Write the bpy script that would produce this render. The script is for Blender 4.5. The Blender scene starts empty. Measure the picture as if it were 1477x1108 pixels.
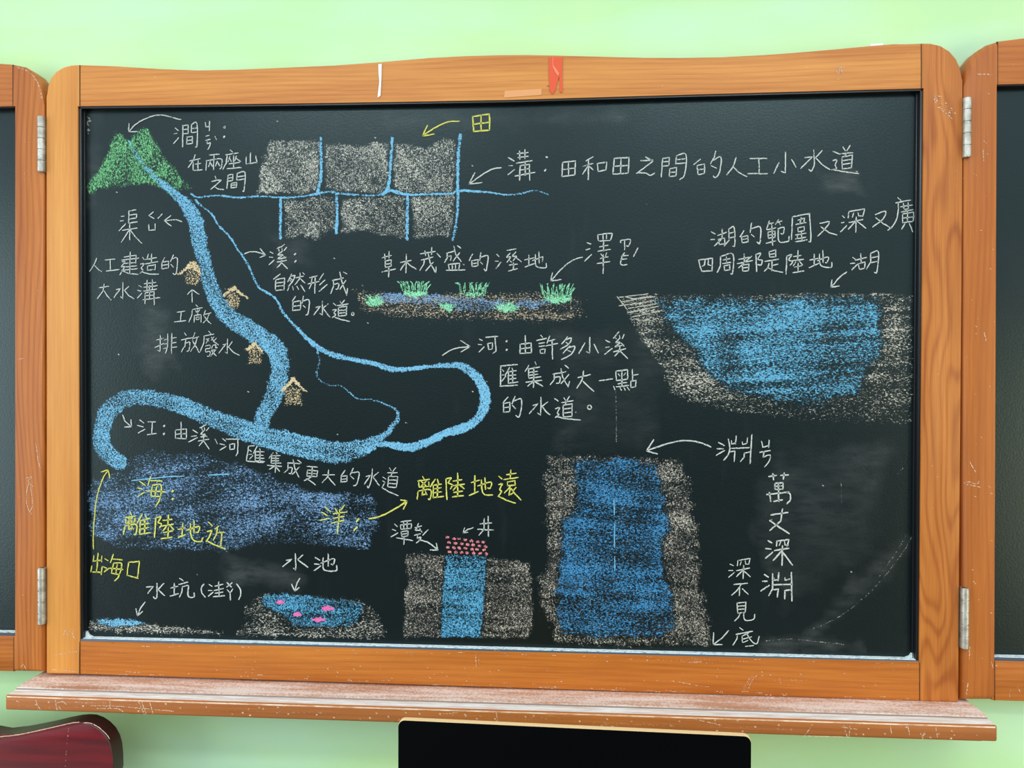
import bpy, bmesh, math, random
import numpy as np
from mathutils import Vector, Matrix

random.seed(7); np.random.seed(3)
SC = bpy.context.scene
COL = SC.collection

# ------------------------------------------------------------------ camera
CAM = np.array([0.1534, -1.5436, 1.5])
YAW, PITCH, ROLL = 0.0619, -0.0095, -0.0025
FPX, CX, CY = 1050.0, 738.5, 554.0
def _rot(yaw, pitch, roll):
    cy, sy = math.cos(yaw), math.sin(yaw); cp, sp = math.cos(pitch), math.sin(pitch); cr, sr = math.cos(roll), math.sin(roll)
    Rz = np.array([[cy, -sy, 0], [sy, cy, 0], [0, 0, 1]])
    Rx = np.array([[1, 0, 0], [0, cp, -sp], [0, sp, cp]])
    Ry = np.array([[cr, 0, sr], [0, 1, 0], [-sr, 0, cr]])
    return Rz @ Rx @ Ry
ROT = _rot(YAW, PITCH, ROLL)
cam_data = bpy.data.cameras.new('camera')
cam_data.sensor_fit = 'HORIZONTAL'; cam_data.sensor_width = 36.0
cam_data.lens = FPX / 1477.0 * 36.0
cam_data.clip_start = 0.05
cam = bpy.data.objects.new('camera', cam_data); COL.objects.link(cam)
M3 = Matrix(((ROT[0][0], ROT[0][2], -ROT[0][1]), (ROT[1][0], ROT[1][2], -ROT[1][1]), (ROT[2][0], ROT[2][2], -ROT[2][1])))
cam.matrix_world = Matrix.Translation(Vector(CAM)) @ M3.to_4x4()
SC.camera = cam

# ------------------------------------------------------------------ light, world, exposure
SC.view_settings.view_transform = 'Standard'
SC.view_settings.look = 'None'
SC.view_settings.gamma = 1.0
SC.view_settings.use_curve_mapping = False
SC.view_settings.exposure = -0.08
SC.cycles.transparent_max_bounces = 24
SC.cycles.max_bounces = 6

def lin(r, g, b):
    def f(c):
        c /= 255.0
        return c / 12.92 if c <= 0.04045 else ((c + 0.055) / 1.055) ** 2.4
    return (f(r), f(g), f(b), 1.0)

world = bpy.data.worlds.new('room_light'); SC.world = world; world.use_nodes = True
wn = world.node_tree.nodes; wl = world.node_tree.links
wn.clear()
w_out = wn.new('ShaderNodeOutputWorld'); w_bg = wn.new('ShaderNodeBackground')
w_tc = wn.new('ShaderNodeTexCoord'); w_sep = wn.new('ShaderNodeSeparateXYZ'); w_ramp = wn.new('ShaderNodeValToRGB')
w_map = wn.new('ShaderNodeMapRange'); w_map.inputs['From Min'].default_value = -1; w_map.inputs['From Max'].default_value = 1
wl.new(w_tc.outputs['Generated'], w_sep.inputs[0]); wl.new(w_sep.outputs['Z'], w_map.inputs['Value'])
wl.new(w_map.outputs[0], w_ramp.inputs[0]); wl.new(w_ramp.outputs[0], w_bg.inputs[0]); wl.new(w_bg.outputs[0], w_out.inputs[0])
els = w_ramp.color_ramp.elements
els[0].position = 0.0; els[0].color = (0.10, 0.09, 0.07, 1)
els[1].position = 1.0; els[1].color = (0.95, 1.0, 1.0, 1)
for pos, c in ((0.35, (0.030, 0.032, 0.034, 1)), (0.42, (0.10, 0.125, 0.13, 1)), (0.50, (0.34, 0.44, 0.45, 1)), (0.58, (0.60, 0.75, 0.80, 1)), (0.66, (0.86, 1.0, 1.08, 1))):
    e = els.new(pos); e.color = c
w_bg.inputs['Strength'].default_value = 1.45

def area(name, loc, target, sx, sy, power, color):
    d = bpy.data.lights.new(name, 'AREA'); d.shape = 'RECTANGLE'; d.size = sx; d.size_y = sy; d.energy = power; d.color = color
    o = bpy.data.objects.new(name, d); COL.objects.link(o)
    o.location = loc
    o.rotation_euler = (Vector(target) - Vector(loc)).to_track_quat('-Z', 'Y').to_euler()
    return o
area('window_light', (-4.2, -2.3, 1.3), (0.0, 0, 1.1), 2.8, 2.5, 104, (0.95, 1.0, 1.0))
area('ceiling_tube', (-0.9, -2.1, 3.1), (-0.9, -1.0, 0), 1.25, 0.25, 13, (0.95, 1.0, 1.0))
area('ceiling_tube', (1.1, -2.1, 3.1), (1.1, -1.0, 0), 1.25, 0.25, 13, (0.95, 1.0, 1.0))
area('warm_fill_light', (3.6, -2.4, 0.9), (1.0, 0, 0.8), 1.4, 1.6, 50, (1.0, 0.86, 0.54))  # added warm fill for the lower right and under the ledge, no known source

# ------------------------------------------------------------------ helpers
def ray(u, v):
    return ROT @ np.array([(u - CX) / FPX, 1.0, -(v - CY) / FPX])
def at(u, v, y=0.0):
    d = ray(u, v); return CAM + d * ((y - CAM[1]) / d[1])
REC = 0.018                                   # depth of the writing surface behind the frame's front

def new_mat(name):
    m = bpy.data.materials.new(name); m.use_nodes = True
    nt = m.node_tree; nt.nodes.clear()
    out = nt.nodes.new('ShaderNodeOutputMaterial'); b = nt.nodes.new('ShaderNodeBsdfPrincipled')
    nt.links.new(b.outputs[0], out.inputs[0])
    return m, nt, b, out
def N(nt, t, **kw):
    n = nt.nodes.new(t)
    for k, v in kw.items():
        if k in n.inputs: n.inputs[k].default_value = v
        else: setattr(n, k, v)
    return n
def math_(nt, op, a, b=None, clamp=False):
    n = nt.nodes.new('ShaderNodeMath'); n.operation = op; n.use_clamp = clamp
    for i, v in enumerate((a, b)):
        if v is None: continue
        if isinstance(v, (int, float)): n.inputs[i].default_value = v
        else: nt.links.new(v, n.inputs[i])
    return n.outputs[0]
def mix_(nt, fac, a, b):
    n = nt.nodes.new('ShaderNodeMix'); n.data_type = 'RGBA'
    for i, v in ((0, fac), (6, a), (7, b)):
        if isinstance(v, (int, float)): n.inputs[i].default_value = v
        elif isinstance(v, tuple): n.inputs[i].default_value = v
        else: nt.links.new(v, n.inputs[i])
    return n.outputs[2]
def coords(nt, scale=(1, 1, 1), rot=(0, 0, 0)):
    tc = nt.nodes.new('ShaderNodeTexCoord'); mp = nt.nodes.new('ShaderNodeMapping')
    mp.inputs['Scale'].default_value = scale; mp.inputs['Rotation'].default_value = rot
    nt.links.new(tc.outputs['Object'], mp.inputs['Vector'])
    return mp.outputs[0]
def noise(nt, vec, scale, detail=2.0, rough=0.55, dist=0.0):
    n = N(nt, 'ShaderNodeTexNoise', Scale=scale, Detail=detail, Roughness=rough, Distortion=dist)
    nt.links.new(vec, n.inputs['Vector']); return n.outputs['Fac']
def ramp(nt, v, lo, hi):
    n = N(nt, 'ShaderNodeMapRange'); n.clamp = True
    n.inputs['From Min'].default_value = lo; n.inputs['From Max'].default_value = hi
    nt.links.new(v, n.inputs['Value']); return n.outputs[0]

_wood = {}
def wood(axis, light, dark, seed=0.0, dust=0.0, ring=1.0):
    key = (axis, light, dark, seed, dust, ring)
    if key in _wood: return _wood[key]
    m, nt, b, out = new_mat('varnished_wood')
    tc = nt.nodes.new('ShaderNodeTexCoord'); sep = nt.nodes.new('ShaderNodeSeparateXYZ')
    nt.links.new(tc.outputs['Object'], sep.inputs[0])
    along, across = (sep.outputs['X'], sep.outputs['Z']) if axis == 'X' else (sep.outputs['Z'], sep.outputs['X'])
    def vec(sa, sc, sy=20.0):
        c = nt.nodes.new('ShaderNodeCombineXYZ')
        nt.links.new(math_(nt, 'ADD', math_(nt, 'MULTIPLY', along, sa), seed), c.inputs[0])
        nt.links.new(math_(nt, 'ADD', math_(nt, 'MULTIPLY', across, sc), seed * 1.7), c.inputs[1])
        nt.links.new(math_(nt, 'MULTIPLY', sep.outputs['Y'], sy), c.inputs[2])
        return c.outputs[0]
    low = noise(nt, vec(1.1, 6.0, 5.0) if ring < 2 else vec(2.0, 10.0, 5.0), 1.0, 1.5)
    ph = math_(nt, 'ADD', math_(nt, 'MULTIPLY', across, 520.0 if ring < 2 else 120.0), math_(nt, 'MULTIPLY', low, 60.0 * ring if ring < 2 else 75.0))
    rings = math_(nt, 'ADD', math_(nt, 'MULTIPLY', math_(nt, 'SINE', ph), 0.5), 0.5)
    rings = math_(nt, 'POWER', rings, 2.2)
    fine = noise(nt, vec(9.0, 330.0, 200.0), 1.0, 3.0)
    broad = noise(nt, vec(1.6, 22.0, 20.0), 1.0, 3.0)
    f = math_(nt, 'ADD', math_(nt, 'MULTIPLY', rings, 0.02 + 0.15 * min(ring, 1.5)), math_(nt, 'ADD', math_(nt, 'MULTIPLY', fine, 0.50), math_(nt, 'MULTIPLY', broad, 0.85)))
    f = ramp(nt, f, 0.42, 1.05)
    col = mix_(nt, f, light, dark)
    # little dark knots and pale nicks
    kn = noise(nt, vec(26.0, 60.0, 20.0), 1.0, 1.0)
    col = mix_(nt, ramp(nt, kn, 0.80, 0.86), col, lin(90, 45, 20))
    nk = noise(nt, vec(95.0, 130.0, 90.0), 1.0, 2.0, 0.65)
    nk = ramp(nt, nk, 0.745 - 0.06 * min(dust, 1.0), 0.80 - 0.05 * min(dust, 1.0))
    col = mix_(nt, math_(nt, 'MULTIPLY', nk, 0.75), col, lin(236, 205, 175))
    if dust > 0:
        dn = math_(nt, 'ADD', math_(nt, 'MULTIPLY', noise(nt, vec(3.0, 60.0, 30.0), 1.0, 4.0, 0.7), 1.0), math_(nt, 'MULTIPLY', noise(nt, vec(240.0, 300.0, 240.0), 1.0, 2.0, 0.7), 0.5))
        dn = ramp(nt, dn, 1.02 - 0.42 * dust, 1.12 - 0.28 * dust)
        col = mix_(nt, math_(nt, 'MULTIPLY', dn, 0.35 + 0.45 * dust), col, lin(236, 222, 214))
    nt.links.new(col, b.inputs['Base Color'])
    b.inputs['Roughness'].default_value = 0.42 if dust < 0.5 else 0.7
    b.inputs['Specular IOR Level'].default_value = 0.35
    bp = N(nt, 'ShaderNodeBump', Strength=0.12, Distance=0.001); nt.links.new(f, bp.inputs['Height']); nt.links.new(bp.outputs[0], b.inputs['Normal'])
    _wood[key] = m
    return m

def plain(name, color, rough=0.5, spec=0.5, metal=0.0):
    m, nt, b, out = new_mat(name)
    b.inputs['Base Color'].default_value = color; b.inputs['Roughness'].default_value = rough
    b.inputs['Specular IOR Level'].default_value = spec; b.inputs['Metallic'].default_value = metal
    return m

def link(name, me, mat, parent=None, origin=None):
    """origin: world position of the thing the mesh belongs to; vertices are given in world space."""
    o = bpy.data.objects.new(name, me); COL.objects.link(o)
    if mat is not None: me.materials.append(mat)
    if parent is not None:
        root = parent
        while root.parent is not None: root = root.parent
        me.transform(Matrix.Translation(-root.location)); o.parent = parent
    elif origin is not None:
        me.transform(Matrix.Translation(-Vector(origin))); o.location = origin
    return o
def from_bm(name, bm, mat, parent=None, origin=None, smooth=True):
    bmesh.ops.recalc_face_normals(bm, faces=bm.faces)
    me = bpy.data.meshes.new(name); bm.to_mesh(me); bm.free()
    if smooth:
        me.polygons.foreach_set('use_smooth', [True] * len(me.polygons))
        try: me.set_sharp_from_angle(angle=math.radians(35))
        except Exception: pass
    return link(name, me, mat, parent, origin)
def thing(name, label, cat, loc, group=None):
    o = bpy.data.objects.new(name, None); COL.objects.link(o); o.location = loc; o.empty_display_size = 0.1
    o['label'] = label; o['category'] = cat
    if group: o['group'] = group
    return o
def add_prism(bm, pts, y0, y1, bevel=0.0, edge_test=None, seg=3):
    """pts: list of (x, z) world; front at y0, back at y1"""
    f = [bm.verts.new((x, y0, z)) for x, z in pts]; k = [bm.verts.new((x, y1, z)) for x, z in pts]
    n = len(pts)
    bm.faces.new(f); bm.faces.new(k[::-1])
    front = []
    for i in range(n):
        j = (i + 1) % n
        bm.faces.new((f[j], f[i], k[i], k[j]))
        e = bm.edges.get((f[i], f[j]))
        if edge_test is None or edge_test(i): front.append(e)
    if bevel > 0 and front:
        bmesh.ops.bevel(bm, geom=front, offset=bevel, segments=seg, affect='EDGES', profile=0.5, clamp_overlap=True)
def add_box(bm, x0, x1, y0, y1, z0, z1, bevel=0.0, seg=2):
    c = bmesh.ops.create_cube(bm, size=1.0)
    vs = c['verts']
    for v in vs:
        v.co = ((x0 + x1) / 2 + v.co.x * (x1 - x0), (y0 + y1) / 2 + v.co.y * (y1 - y0), (z0 + z1) / 2 + v.co.z * (z1 - z0))
    if bevel > 0:
        es = list({e for v in vs for e in v.link_edges})
        bmesh.ops.bevel(bm, geom=es, offset=bevel, segments=seg, affect='EDGES', profile=0.5, clamp_overlap=True)
def pxpoly(pts, y=0.0):
    r = []
    for u, v in pts:
        p = at(u, v, y); r.append((p[0], p[2]))
    return r
def catmull(P, n=6):
    P = [np.array(p, float) for p in P]
    if len(P) < 3: return P
    out = []
    for i in range(len(P) - 1):
        a = P[i - 1] if i > 0 else 2 * P[0] - P[1]
        b, c = P[i], P[i + 1]
        d = P[i + 2] if i + 2 < len(P) else 2 * P[-1] - P[-2]
        for k in range(n):
            t = k / n
            out.append(0.5 * ((2 * b) + (c - a) * t + (2 * a - 5 * b + 4 * c - d) * t * t + (3 * b - a - 3 * c + d) * t ** 3))
    out.append(P[-1])
    return out

# ------------------------------------------------------------------ the room
m_wall, nt, b, out = new_mat('green_wall_paint')
v = coords(nt)
c1 = mix_(nt, ramp(nt, noise(nt, v, 1.7, 3.0), 0.3, 0.7), lin(188, 232, 176), lin(200, 236, 174))
c1 = mix_(nt, ramp(nt, noise(nt, coords(nt, (0.7, 1, 2.2)), 3.1, 3.0), 0.42, 0.72), c1, lin(197, 236, 200))
nt.links.new(c1, b.inputs['Base Color']); b.inputs['Roughness'].default_value = 0.55; b.inputs['Specular IOR Level'].default_value = 0.3
bp = N(nt, 'ShaderNodeBump', Strength=0.08, Distance=0.002); nt.links.new(noise(nt, v, 60.0, 3.0), bp.inputs['Height']); nt.links.new(bp.outputs[0], b.inputs['Normal'])
WALL_Y = 0.045
bm = bmesh.new(); add_box(bm, -3.2, 3.2, WALL_Y, WALL_Y + 0.15, 0.0, 3.3)
o = from_bm('wall_back', bm, m_wall); o['kind'] = 'structure'
m_floor, nt, b, out = new_mat('terrazzo_floor')
v = coords(nt)
nt.links.new(mix_(nt, ramp(nt, noise(nt, v, 90.0, 3.0), 0.4, 0.65), lin(106, 102, 96), lin(126, 122, 114)), b.inputs['Base Color']); b.inputs['Roughness'].default_value = 0.45
bm = bmesh.new(); add_box(bm, -3.2, 3.2, -3.0, WALL_Y + 0.15, -0.1, 0.0)
o = from_bm('floor', bm, m_floor); o['kind'] = 'structure'

# ------------------------------------------------------------------ chalkboard frames
LT, DK = lin(224, 154, 76), lin(176, 98, 38)
LT2, DK2 = lin(202, 122, 52), lin(152, 78, 28)
LT3, DK3 = lin(206, 126, 50), lin(158, 82, 26)
m_stile_l = wood('Z', lin(226, 158, 78), lin(190, 114, 46), 3.1, 0.0, 0.25)
m_stile_r = wood('Z', lin(210, 132, 58), lin(158, 84, 30), 11.3, 0.12, 2.2)
m_rail_t = wood('X', LT, DK, 5.2, 0.0, 0.55)
m_rail_b = wood('X', LT3, DK3, 8.9, 0.22, 0.5)
m_wing_l = wood('Z', LT2, DK2, 21.0, 0.1, 1.3)
m_wing_r = wood('Z', lin(194, 114, 46), lin(148, 74, 28), 33.0, 0.12, 0.5)
m_wing_rail = wood('X', LT2, DK2, 14.0, 0.12, 0.7)
m_seam = plain('dark_groove', lin(58, 34, 18), 0.8)

m_board, nt, b, out = new_mat('black_chalkboard_paint')
v = coords(nt)
haze = noise(nt, coords(nt, (1.0, 1, 1.6), (0, 0.5, 0)), 2.4, 4.0, 0.6, 0.6)
sm = noise(nt, coords(nt, (9.0, 1, 2.0), (0, 0.9, 0)), 2.2, 4.0, 0.65)
col = mix_(nt, math_(nt, 'MULTIPLY', ramp(nt, haze, 0.45, 0.75), 0.4), (0.0030, 0.0052, 0.0060, 1), (0.0085, 0.0125, 0.0140, 1))
col = mix_(nt, math_(nt, 'MULTIPLY', ramp(nt, sm, 0.58, 0.8), 0.22), col, (0.030, 0.036, 0.039, 1))
nt.links.new(col, b.inputs['Base Color'])
b.inputs['Roughness'].default_value = 0.30; b.inputs['Specular IOR Level'].default_value = 0.45; b.inputs['Specular Tint'].default_value = (0.70, 0.96, 1.0, 1)
bp = N(nt, 'ShaderNodeBump', Strength=0.35, Distance=0.0006)
nt.links.new(noise(nt, v, 230.0, 2.0, 0.5), bp.inputs['Height']); nt.links.new(bp.outputs[0], b.inputs['Normal'])
m_black = plain('black_moulding_paint', (0.008, 0.010, 0.013, 1), 0.32)
m_dust, nt, b, out = new_mat('chalk_dust')
dn = noise(nt, coords(nt, (18, 60, 60)), 6.0, 4.0, 0.7)
nt.links.new(mix_(nt, ramp(nt, dn, 0.32, 0.5), lin(86, 110, 125), lin(226, 240, 242)), b.inputs['Base Color']); b.inputs['Roughness'].default_value = 0.9
m_steel, nt, b, out = new_mat('worn_steel')
dn = noise(nt, coords(nt), 70.0, 3.0)
nt.links.new(mix_(nt, ramp(nt, dn, 0.35, 0.65), lin(164, 162, 152), lin(208, 208, 200)), b.inputs['Base Color'])
b.inputs['Metallic'].default_value = 0.6; b.inputs['Roughness'].default_value = 0.42

FT = 0.042                                    # frame thickness (to just short of the wall)
board = thing('chalkboard', 'large framed chalkboard in the middle, covered with chalk drawings of rivers, fields and lakes', 'chalkboard', (0, 0, 0.8344))

arc_l = [(67.2, 140), (68.5, 124), (73, 112), (81, 102.5), (92, 96.3), (103, 93.6), (115, 93)]
ls = [(66.4, 972)] + arc_l + [(115, 153), (112, 153.2), (114.6, 925), (115, 973)]
bm = bmesh.new(); add_prism(bm, pxpoly(ls), 0.0, FT, 0.0035, lambda i: i < 7 or i >= 10)
from_bm('stile', bm, m_stile_l, board)
arc_r = [(1329, 62), (1343, 62.3), (1357, 65.5), (1370, 73.5), (1379.5, 84.5), (1385.5, 98), (1388, 116), (1387.6, 300)]
rs = arc_r + [(1383, 1013.5), (1326.5, 1012), (1326, 955), (1332.5, 127), (1329, 127.2)]
bm = bmesh.new(); add_prism(bm, pxpoly(rs), 0.0, FT, 0.0035, lambda i: i < 9)
from_bm('stile', bm, m_stile_r, board)
top = [(115, 93), (165, 95.5), (230, 99.5), (285, 101.5), (340, 100.5), (400, 98), (480, 94.5), (550, 89.5), (620, 83.5), (670, 81), (720, 79.5), (760, 79.2), (800, 80),
       (870, 81.8), (930, 83.3), (980, 83.5), (1040, 82.5), (1100, 79.5), (1150, 75.8), (1200, 71.5), (1250, 66.8), (1290, 63.5), (1329, 62)]
tr = top + [(1329, 127.2), (980, 136.6), (730, 144.0), (480, 148.2), (115, 153)]
bm = bmesh.new(); add_prism(bm, pxpoly(tr), 0.0006, FT, 0.0035, lambda i: i < 22)
from_bm('rail', bm, m_rail_t, board)
bm = bmesh.new(); add_prism(bm, pxpoly([(115, 925), (1326, 955), (1326.5, 1012), (115, 973)]), 0.0006, FT, 0.003, lambda i: i == 2)
from_bm('rail', bm, m_rail_b, board)
# joint lines
for a, c in (((115, 94), (115, 152.5)), ((115, 926), (115, 972.5)), ((1329, 63.5), (1329, 127)), ((1326.6, 956), (1326.8, 1011))):
    w = 0.45
    bm = bmesh.new(); add_prism(bm, pxpoly([(a[0] - w, a[1]), (a[0] + w, a[1]), (c[0] + w, c[1]), (c[0] - w, c[1])]), -0.0003, 0.004)
    from_bm('joint_line', bm, m_seam, board, smooth=False)
# black moulding: four reveals around the writing surface
I = [at(112, 153.2), at(1332.5, 127), at(1326, 955), at(114.6, 925)]
xl, xr, zt, zb = -0.9, 0.9, 2.0934, 0.9141
bm = bmesh.new(); add_box(bm, xl - 0.004, xr + 0.004, REC, REC + 0.012, zb - 0.004, zt + 0.004)
surface = from_bm('writing_surface', bm, m_board, board, smooth=False)
for a in ('l', 'r', 't'):
    bm = bmesh.new()
    g = 0.0075
    if a == 't':
        low = [(1332.4, 127.0), (1329, 127.2), (980, 136.6), (730, 144.0), (480, 148.2), (115, 153), (112, 153.1)]
        add_prism(bm, pxpoly([(u, v_ - 2.5) for u, v_ in low[::-1]] + [(u, v_ + 2.6) for u, v_ in low]), 0.0035, REC + 0.001)
    if a == 'l': add_box(bm, xl - 0.003, xl + 0.0055, 0.0035, REC + 0.001, zb, zt, 0.0015); add_box(bm, xl + 0.0053, xl + g, 0.012, REC + 0.001, zb, zt, 0.001)
    if a == 'r': add_box(bm, xr - 0.0055, xr + 0.003, 0.0035, REC + 0.001, zb, zt, 0.0015); add_box(bm, xr - g - 0.0015, xr - 0.0053, 0.012, REC + 0.001, zb, zt, 0.001)
    from_bm('moulding', bm, m_black, board)
bm = bmesh.new(); add_box(bm, xl, xr, 0.0015, REC + 0.001, zb - 0.003, zb + 0.003, 0.001)
mb = from_bm('moulding', bm, plain('blue_grey_moulding', lin(60, 86, 108), 0.4), board)
# chalk dust settled on the bottom moulding, piled up in the corners
bm = bmesh.new()
add_box(bm, xl + 0.001, xr - 0.001, 0.004, REC - 0.0002, zb + 0.003, zb + 0.0042, 0.0004)
for s in (-1, 1):
    x0 = s * 0.8945
    pts = [(x0, zb + 0.004), (x0 - s * 0.016, zb + 0.0042), (x0 - s * 0.007, zb + 0.008), (x0 - s * 0.001, zb + 0.018)]
    if s < 0: pts = pts[::-1]
    add_prism(bm, pts, REC - 0.006, REC - 0.0003)
d = from_bm('chalk_dust', bm, m_dust, mb, smooth=False); d['label'] = 'pale chalk dust'

def ring_knuckles(name, x, z0, z1, y, r, parent):
    bm = bmesh.new(); n = 5; h = (z1 - z0) / n
    for i in range(n):
        c = bmesh.ops.create_cone(bm, cap_ends=True, cap_tris=False, segments=20, radius1=r, radius2=r, depth=h - 0.0022)
        es = [e for e in {e for v in c['verts'] for e in v.link_edges} if abs(e.verts[0].co.z - e.verts[1].co.z) < 1e-5]
        bmesh.ops.translate(bm, verts=c['verts'], vec=(x, y, z0 + h * (i + 0.5)))
    c = bmesh.ops.create_cone(bm, cap_ends=True, segments=14, radius1=r * 0.8, radius2=r * 0.8, depth=z1 - z0)
    bmesh.ops.translate(bm, verts=c['verts'], vec=(x, y, (z0 + z1) / 2))
    add_box(bm, x - r * 0.9, x + r * 0.9, y, y + 0.012, z0, z1)
    return from_bm(name, bm, m_steel, parent)

# ---- the two side boards
def wing(side):
    if side < 0:
        lab = 'blank side chalkboard at the left edge, hinged to the left of the large board'
        st = [(63.3, 150), (61, 133), (56, 117), (47, 104), (35, 95.5), (18.6, 92.2), (18.6, 153), (22, 153), (22, 917.5), (20, 918), (20, 969), (63, 970)]
        orig = (-0.982, 0, 0.84)
    else:
        lab = 'blank side chalkboard at the right edge, hinged to the right of the large board'
        st = [(1390.6, 124), (1393, 104), (1400, 86), (1411, 72), (1425, 63), (1439, 58.6), (1439, 121.5), (1437.6, 121.5), (1434, 953), (1434.5, 953), (1434.5, 1011), (1386.8, 1011)]
        orig = (0.985, 0, 0.80)
    t = thing('side_chalkboard', lab, 'chalkboard', orig, 'side boards')
    pts = pxpoly(st)
    bm = bmesh.new()
    test = (lambda i: i < 5 or i >= 10)
    add_prism(bm, pts, 0.0, FT, 0.011 if side > 0 else 0.0075, test, 4)
    from_bm('stile', bm, m_wing_l if side < 0 else m_wing_r, t)
    W = 0.93
    if side < 0:
        xi = pts[6][0]; zt0, ztop = pts[6][1], pts[5][1]; zb0, zbot = pts[8][1], pts[10][1]; xe = xi - W
        zl = ztop
    else:
        xi = pts[6][0]; zt0, ztop = pts[6][1], pts[5][1]; zb0, zbot = pts[8][1], pts[10][1]; xe = xi + W
    s = side
    # top rail with its own low wave, bottom rail, far stile, surface
    crest = [(xi + s * W * k / 12.0, ztop + 0.006 * min(1, k / 2.0) + 0.012 * math.sin(math.pi * k / 12.0)) for k in range(13)]
    poly = crest + [(xe, zt0), (xi, zt0)]
    if s < 0: poly = poly[::-1]
    bm = bmesh.new(); add_prism(bm, poly, 0.0006, FT, 0.005, (lambda i: 0 <= i < 12) if s > 0 else (lambda i: 2 <= i < 14), 3)
    from_bm('rail', bm, m_wing_rail, t)
    bm = bmesh.new(); add_box(bm, min(xi, xe), max(xi, xe), 0.0006, FT, zbot, zb0, 0.002)
    from_bm('rail', bm, m_wing_rail, t)
    bm = bmesh.new(); xo = xe + s * 0.085
    far = [(xe, zbot), (xo, zbot), (xo, ztop - 0.05), (xo - s * 0.012, ztop - 0.02), (xo - s * 0.045, ztop), (xe, ztop + 0.006)]
    if s < 0: far = far[::-1]
    add_prism(bm, far, 0.0, FT, 0.004); from_bm('stile', bm, m_wing_l if s < 0 else m_wing_r, t)
    bm = bmesh.new(); add_box(bm, min(xi, xe) - 0.006, max(xi, xe) + 0.006, REC, REC + 0.012, zb0 - 0.004, zt0 + 0.004)
    from_bm('writing_surface', bm, m_board, t, smooth=False)
    bm = bmesh.new(); add_box(bm, min(xi, xe), max(xi, xe), 0.0035, REC + 0.001, zt0 - 0.003, zt0 + 0.003, 0.001)
    from_bm('moulding', bm, m_black, t)
    xm = pts[7][0] if s < 0 else pts[8][0]
    bm = bmesh.new(); add_box(bm, min(xi, xe), max(xi, xe), 0.0015, REC + 0.001, zb0 - 0.002, zb0 + 0.0055, 0.001)
    mo = from_bm('moulding', bm, plain('grey_moulding', lin(70, 80, 96), 0.4), t)
    bm = bmesh.new(); add_box(bm, min(xi, xe), max(xi, xe), 0.004, REC - 0.0002, zb0 + 0.0055, zb0 + 0.0064); d = from_bm('chalk_dust', bm, m_dust, mo, smooth=False); d['label'] = 'pale chalk dust'
    jl = (18.6, 93.5, 18.6, 152.5, 20, 919, 20, 968.5) if s < 0 else (1439, 60, 1439, 121, 1434.7, 954, 1434.7, 1010.5)
    for q in (jl[:4], jl[4:]):
        bm = bmesh.new(); add_prism(bm, pxpoly([(q[0] - .4, q[1]), (q[0] + .4, q[1]), (q[2] + .4, q[3]), (q[2] - .4, q[3])]), -0.0003, 0.004)
        from_bm('joint_line', bm, m_seam, t, smooth=False)
    hs = ((59.3, 168, 248), (59.5, 819.5, 900.5)) if s < 0 else ((1395, 141, 227), (1392, 848.5, 935.5))
    for u, v0, v1 in hs:
        a, c = at(u, v0, -0.004), at(u, v1, -0.004)
        ring_knuckles('hinge', (a[0] + c[0]) / 2, c[2], a[2], -0.003, 0.0076, t)
    return t
wing_l = wing(-1); wing_r = wing(1)

# ------------------------------------------------------------------ chalk tray
tray = thing('chalk_tray', 'long dusty wooden chalk ledge with a scuffed front edge below the large chalkboard', 'chalk tray', (0, -0.02, 0.797))
m_tray_top = wood('X', lin(196, 148, 120), lin(168, 116, 88), 41.0, 0.9, 0.4)
m_tray_front = wood('X', lin(184, 112, 56), lin(142, 78, 36), 47.0, 0.34, 0.4)
m_strip, nt, b, out = new_mat('dusty_strip')
nt.links.new(mix_(nt, ramp(nt, noise(nt, coords(nt, (6, 60, 60)), 2.0, 4.0, 0.7), 0.35, 0.65), lin(212, 190, 178), lin(240, 242, 240)), b.inputs['Base Color']); b.inputs['Roughness'].default_value = 0.9
m_worn_lit, nt, b, out = new_mat('worn_highlight')
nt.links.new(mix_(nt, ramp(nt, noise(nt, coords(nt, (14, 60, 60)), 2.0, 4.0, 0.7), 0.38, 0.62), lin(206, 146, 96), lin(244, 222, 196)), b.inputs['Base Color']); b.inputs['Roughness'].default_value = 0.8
def tray_part(name, prof, x0, x1, mat, r=0.0):
    bm = bmesh.new()
    a = [bm.verts.new((x0, y, z)) for y, z in prof]; c = [bm.verts.new((x1, y, z)) for y, z in prof]
    n = len(prof); bm.faces.new(a); bm.faces.new(c[::-1])
    for i in range(n): bm.faces.new((a[i], a[(i + 1) % n], c[(i + 1) % n], c[i]))
    return from_bm(name, bm, mat, tray)
z0 = 0.8335
tray_part('dusty_top', [(0.044, 0.803), (0.044, z0), (-0.0560, z0), (-0.0585, z0 - 0.0006), (-0.0592, z0 - 0.0018), (-0.0592, 0.803)], -1.0, 1.002, m_tray_top)
tray_part('step_groove', [(-0.0590, 0.803), (-0.0590, z0 - 0.0022), (-0.0602, z0 - 0.0024), (-0.0606, z0 - 0.0060), (-0.0690, z0 - 0.0060), (-0.0690, 0.803)], -1.0, 1.002, plain('greyed_groove', lin(150, 134, 124), 0.8))
tray_part('dust_strip', [(-0.0612, z0 - 0.0062), (-0.0612, z0 - 0.0046), (-0.0740, z0 - 0.0044), (-0.0740, z0 - 0.0062)], -1.0, 1.002, m_strip)
bm = bmesh.new()
add_box(bm, -1.0025, 1.0045, -0.0885, -0.0685, 0.7975, z0 - 0.0050, 0.0035, 3)
fr = from_bm('front_edge', bm, m_tray_front, tray)
bm = bmesh.new(); add_box(bm, -1.000, 1.002, -0.0845, -0.0680, z0 - 0.0050, z0 - 0.0046, 0.0001)
tl = from_bm('dust_line', bm, m_strip, tray, smooth=False); tl['label'] = 'pale dust along the front edge'
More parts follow.
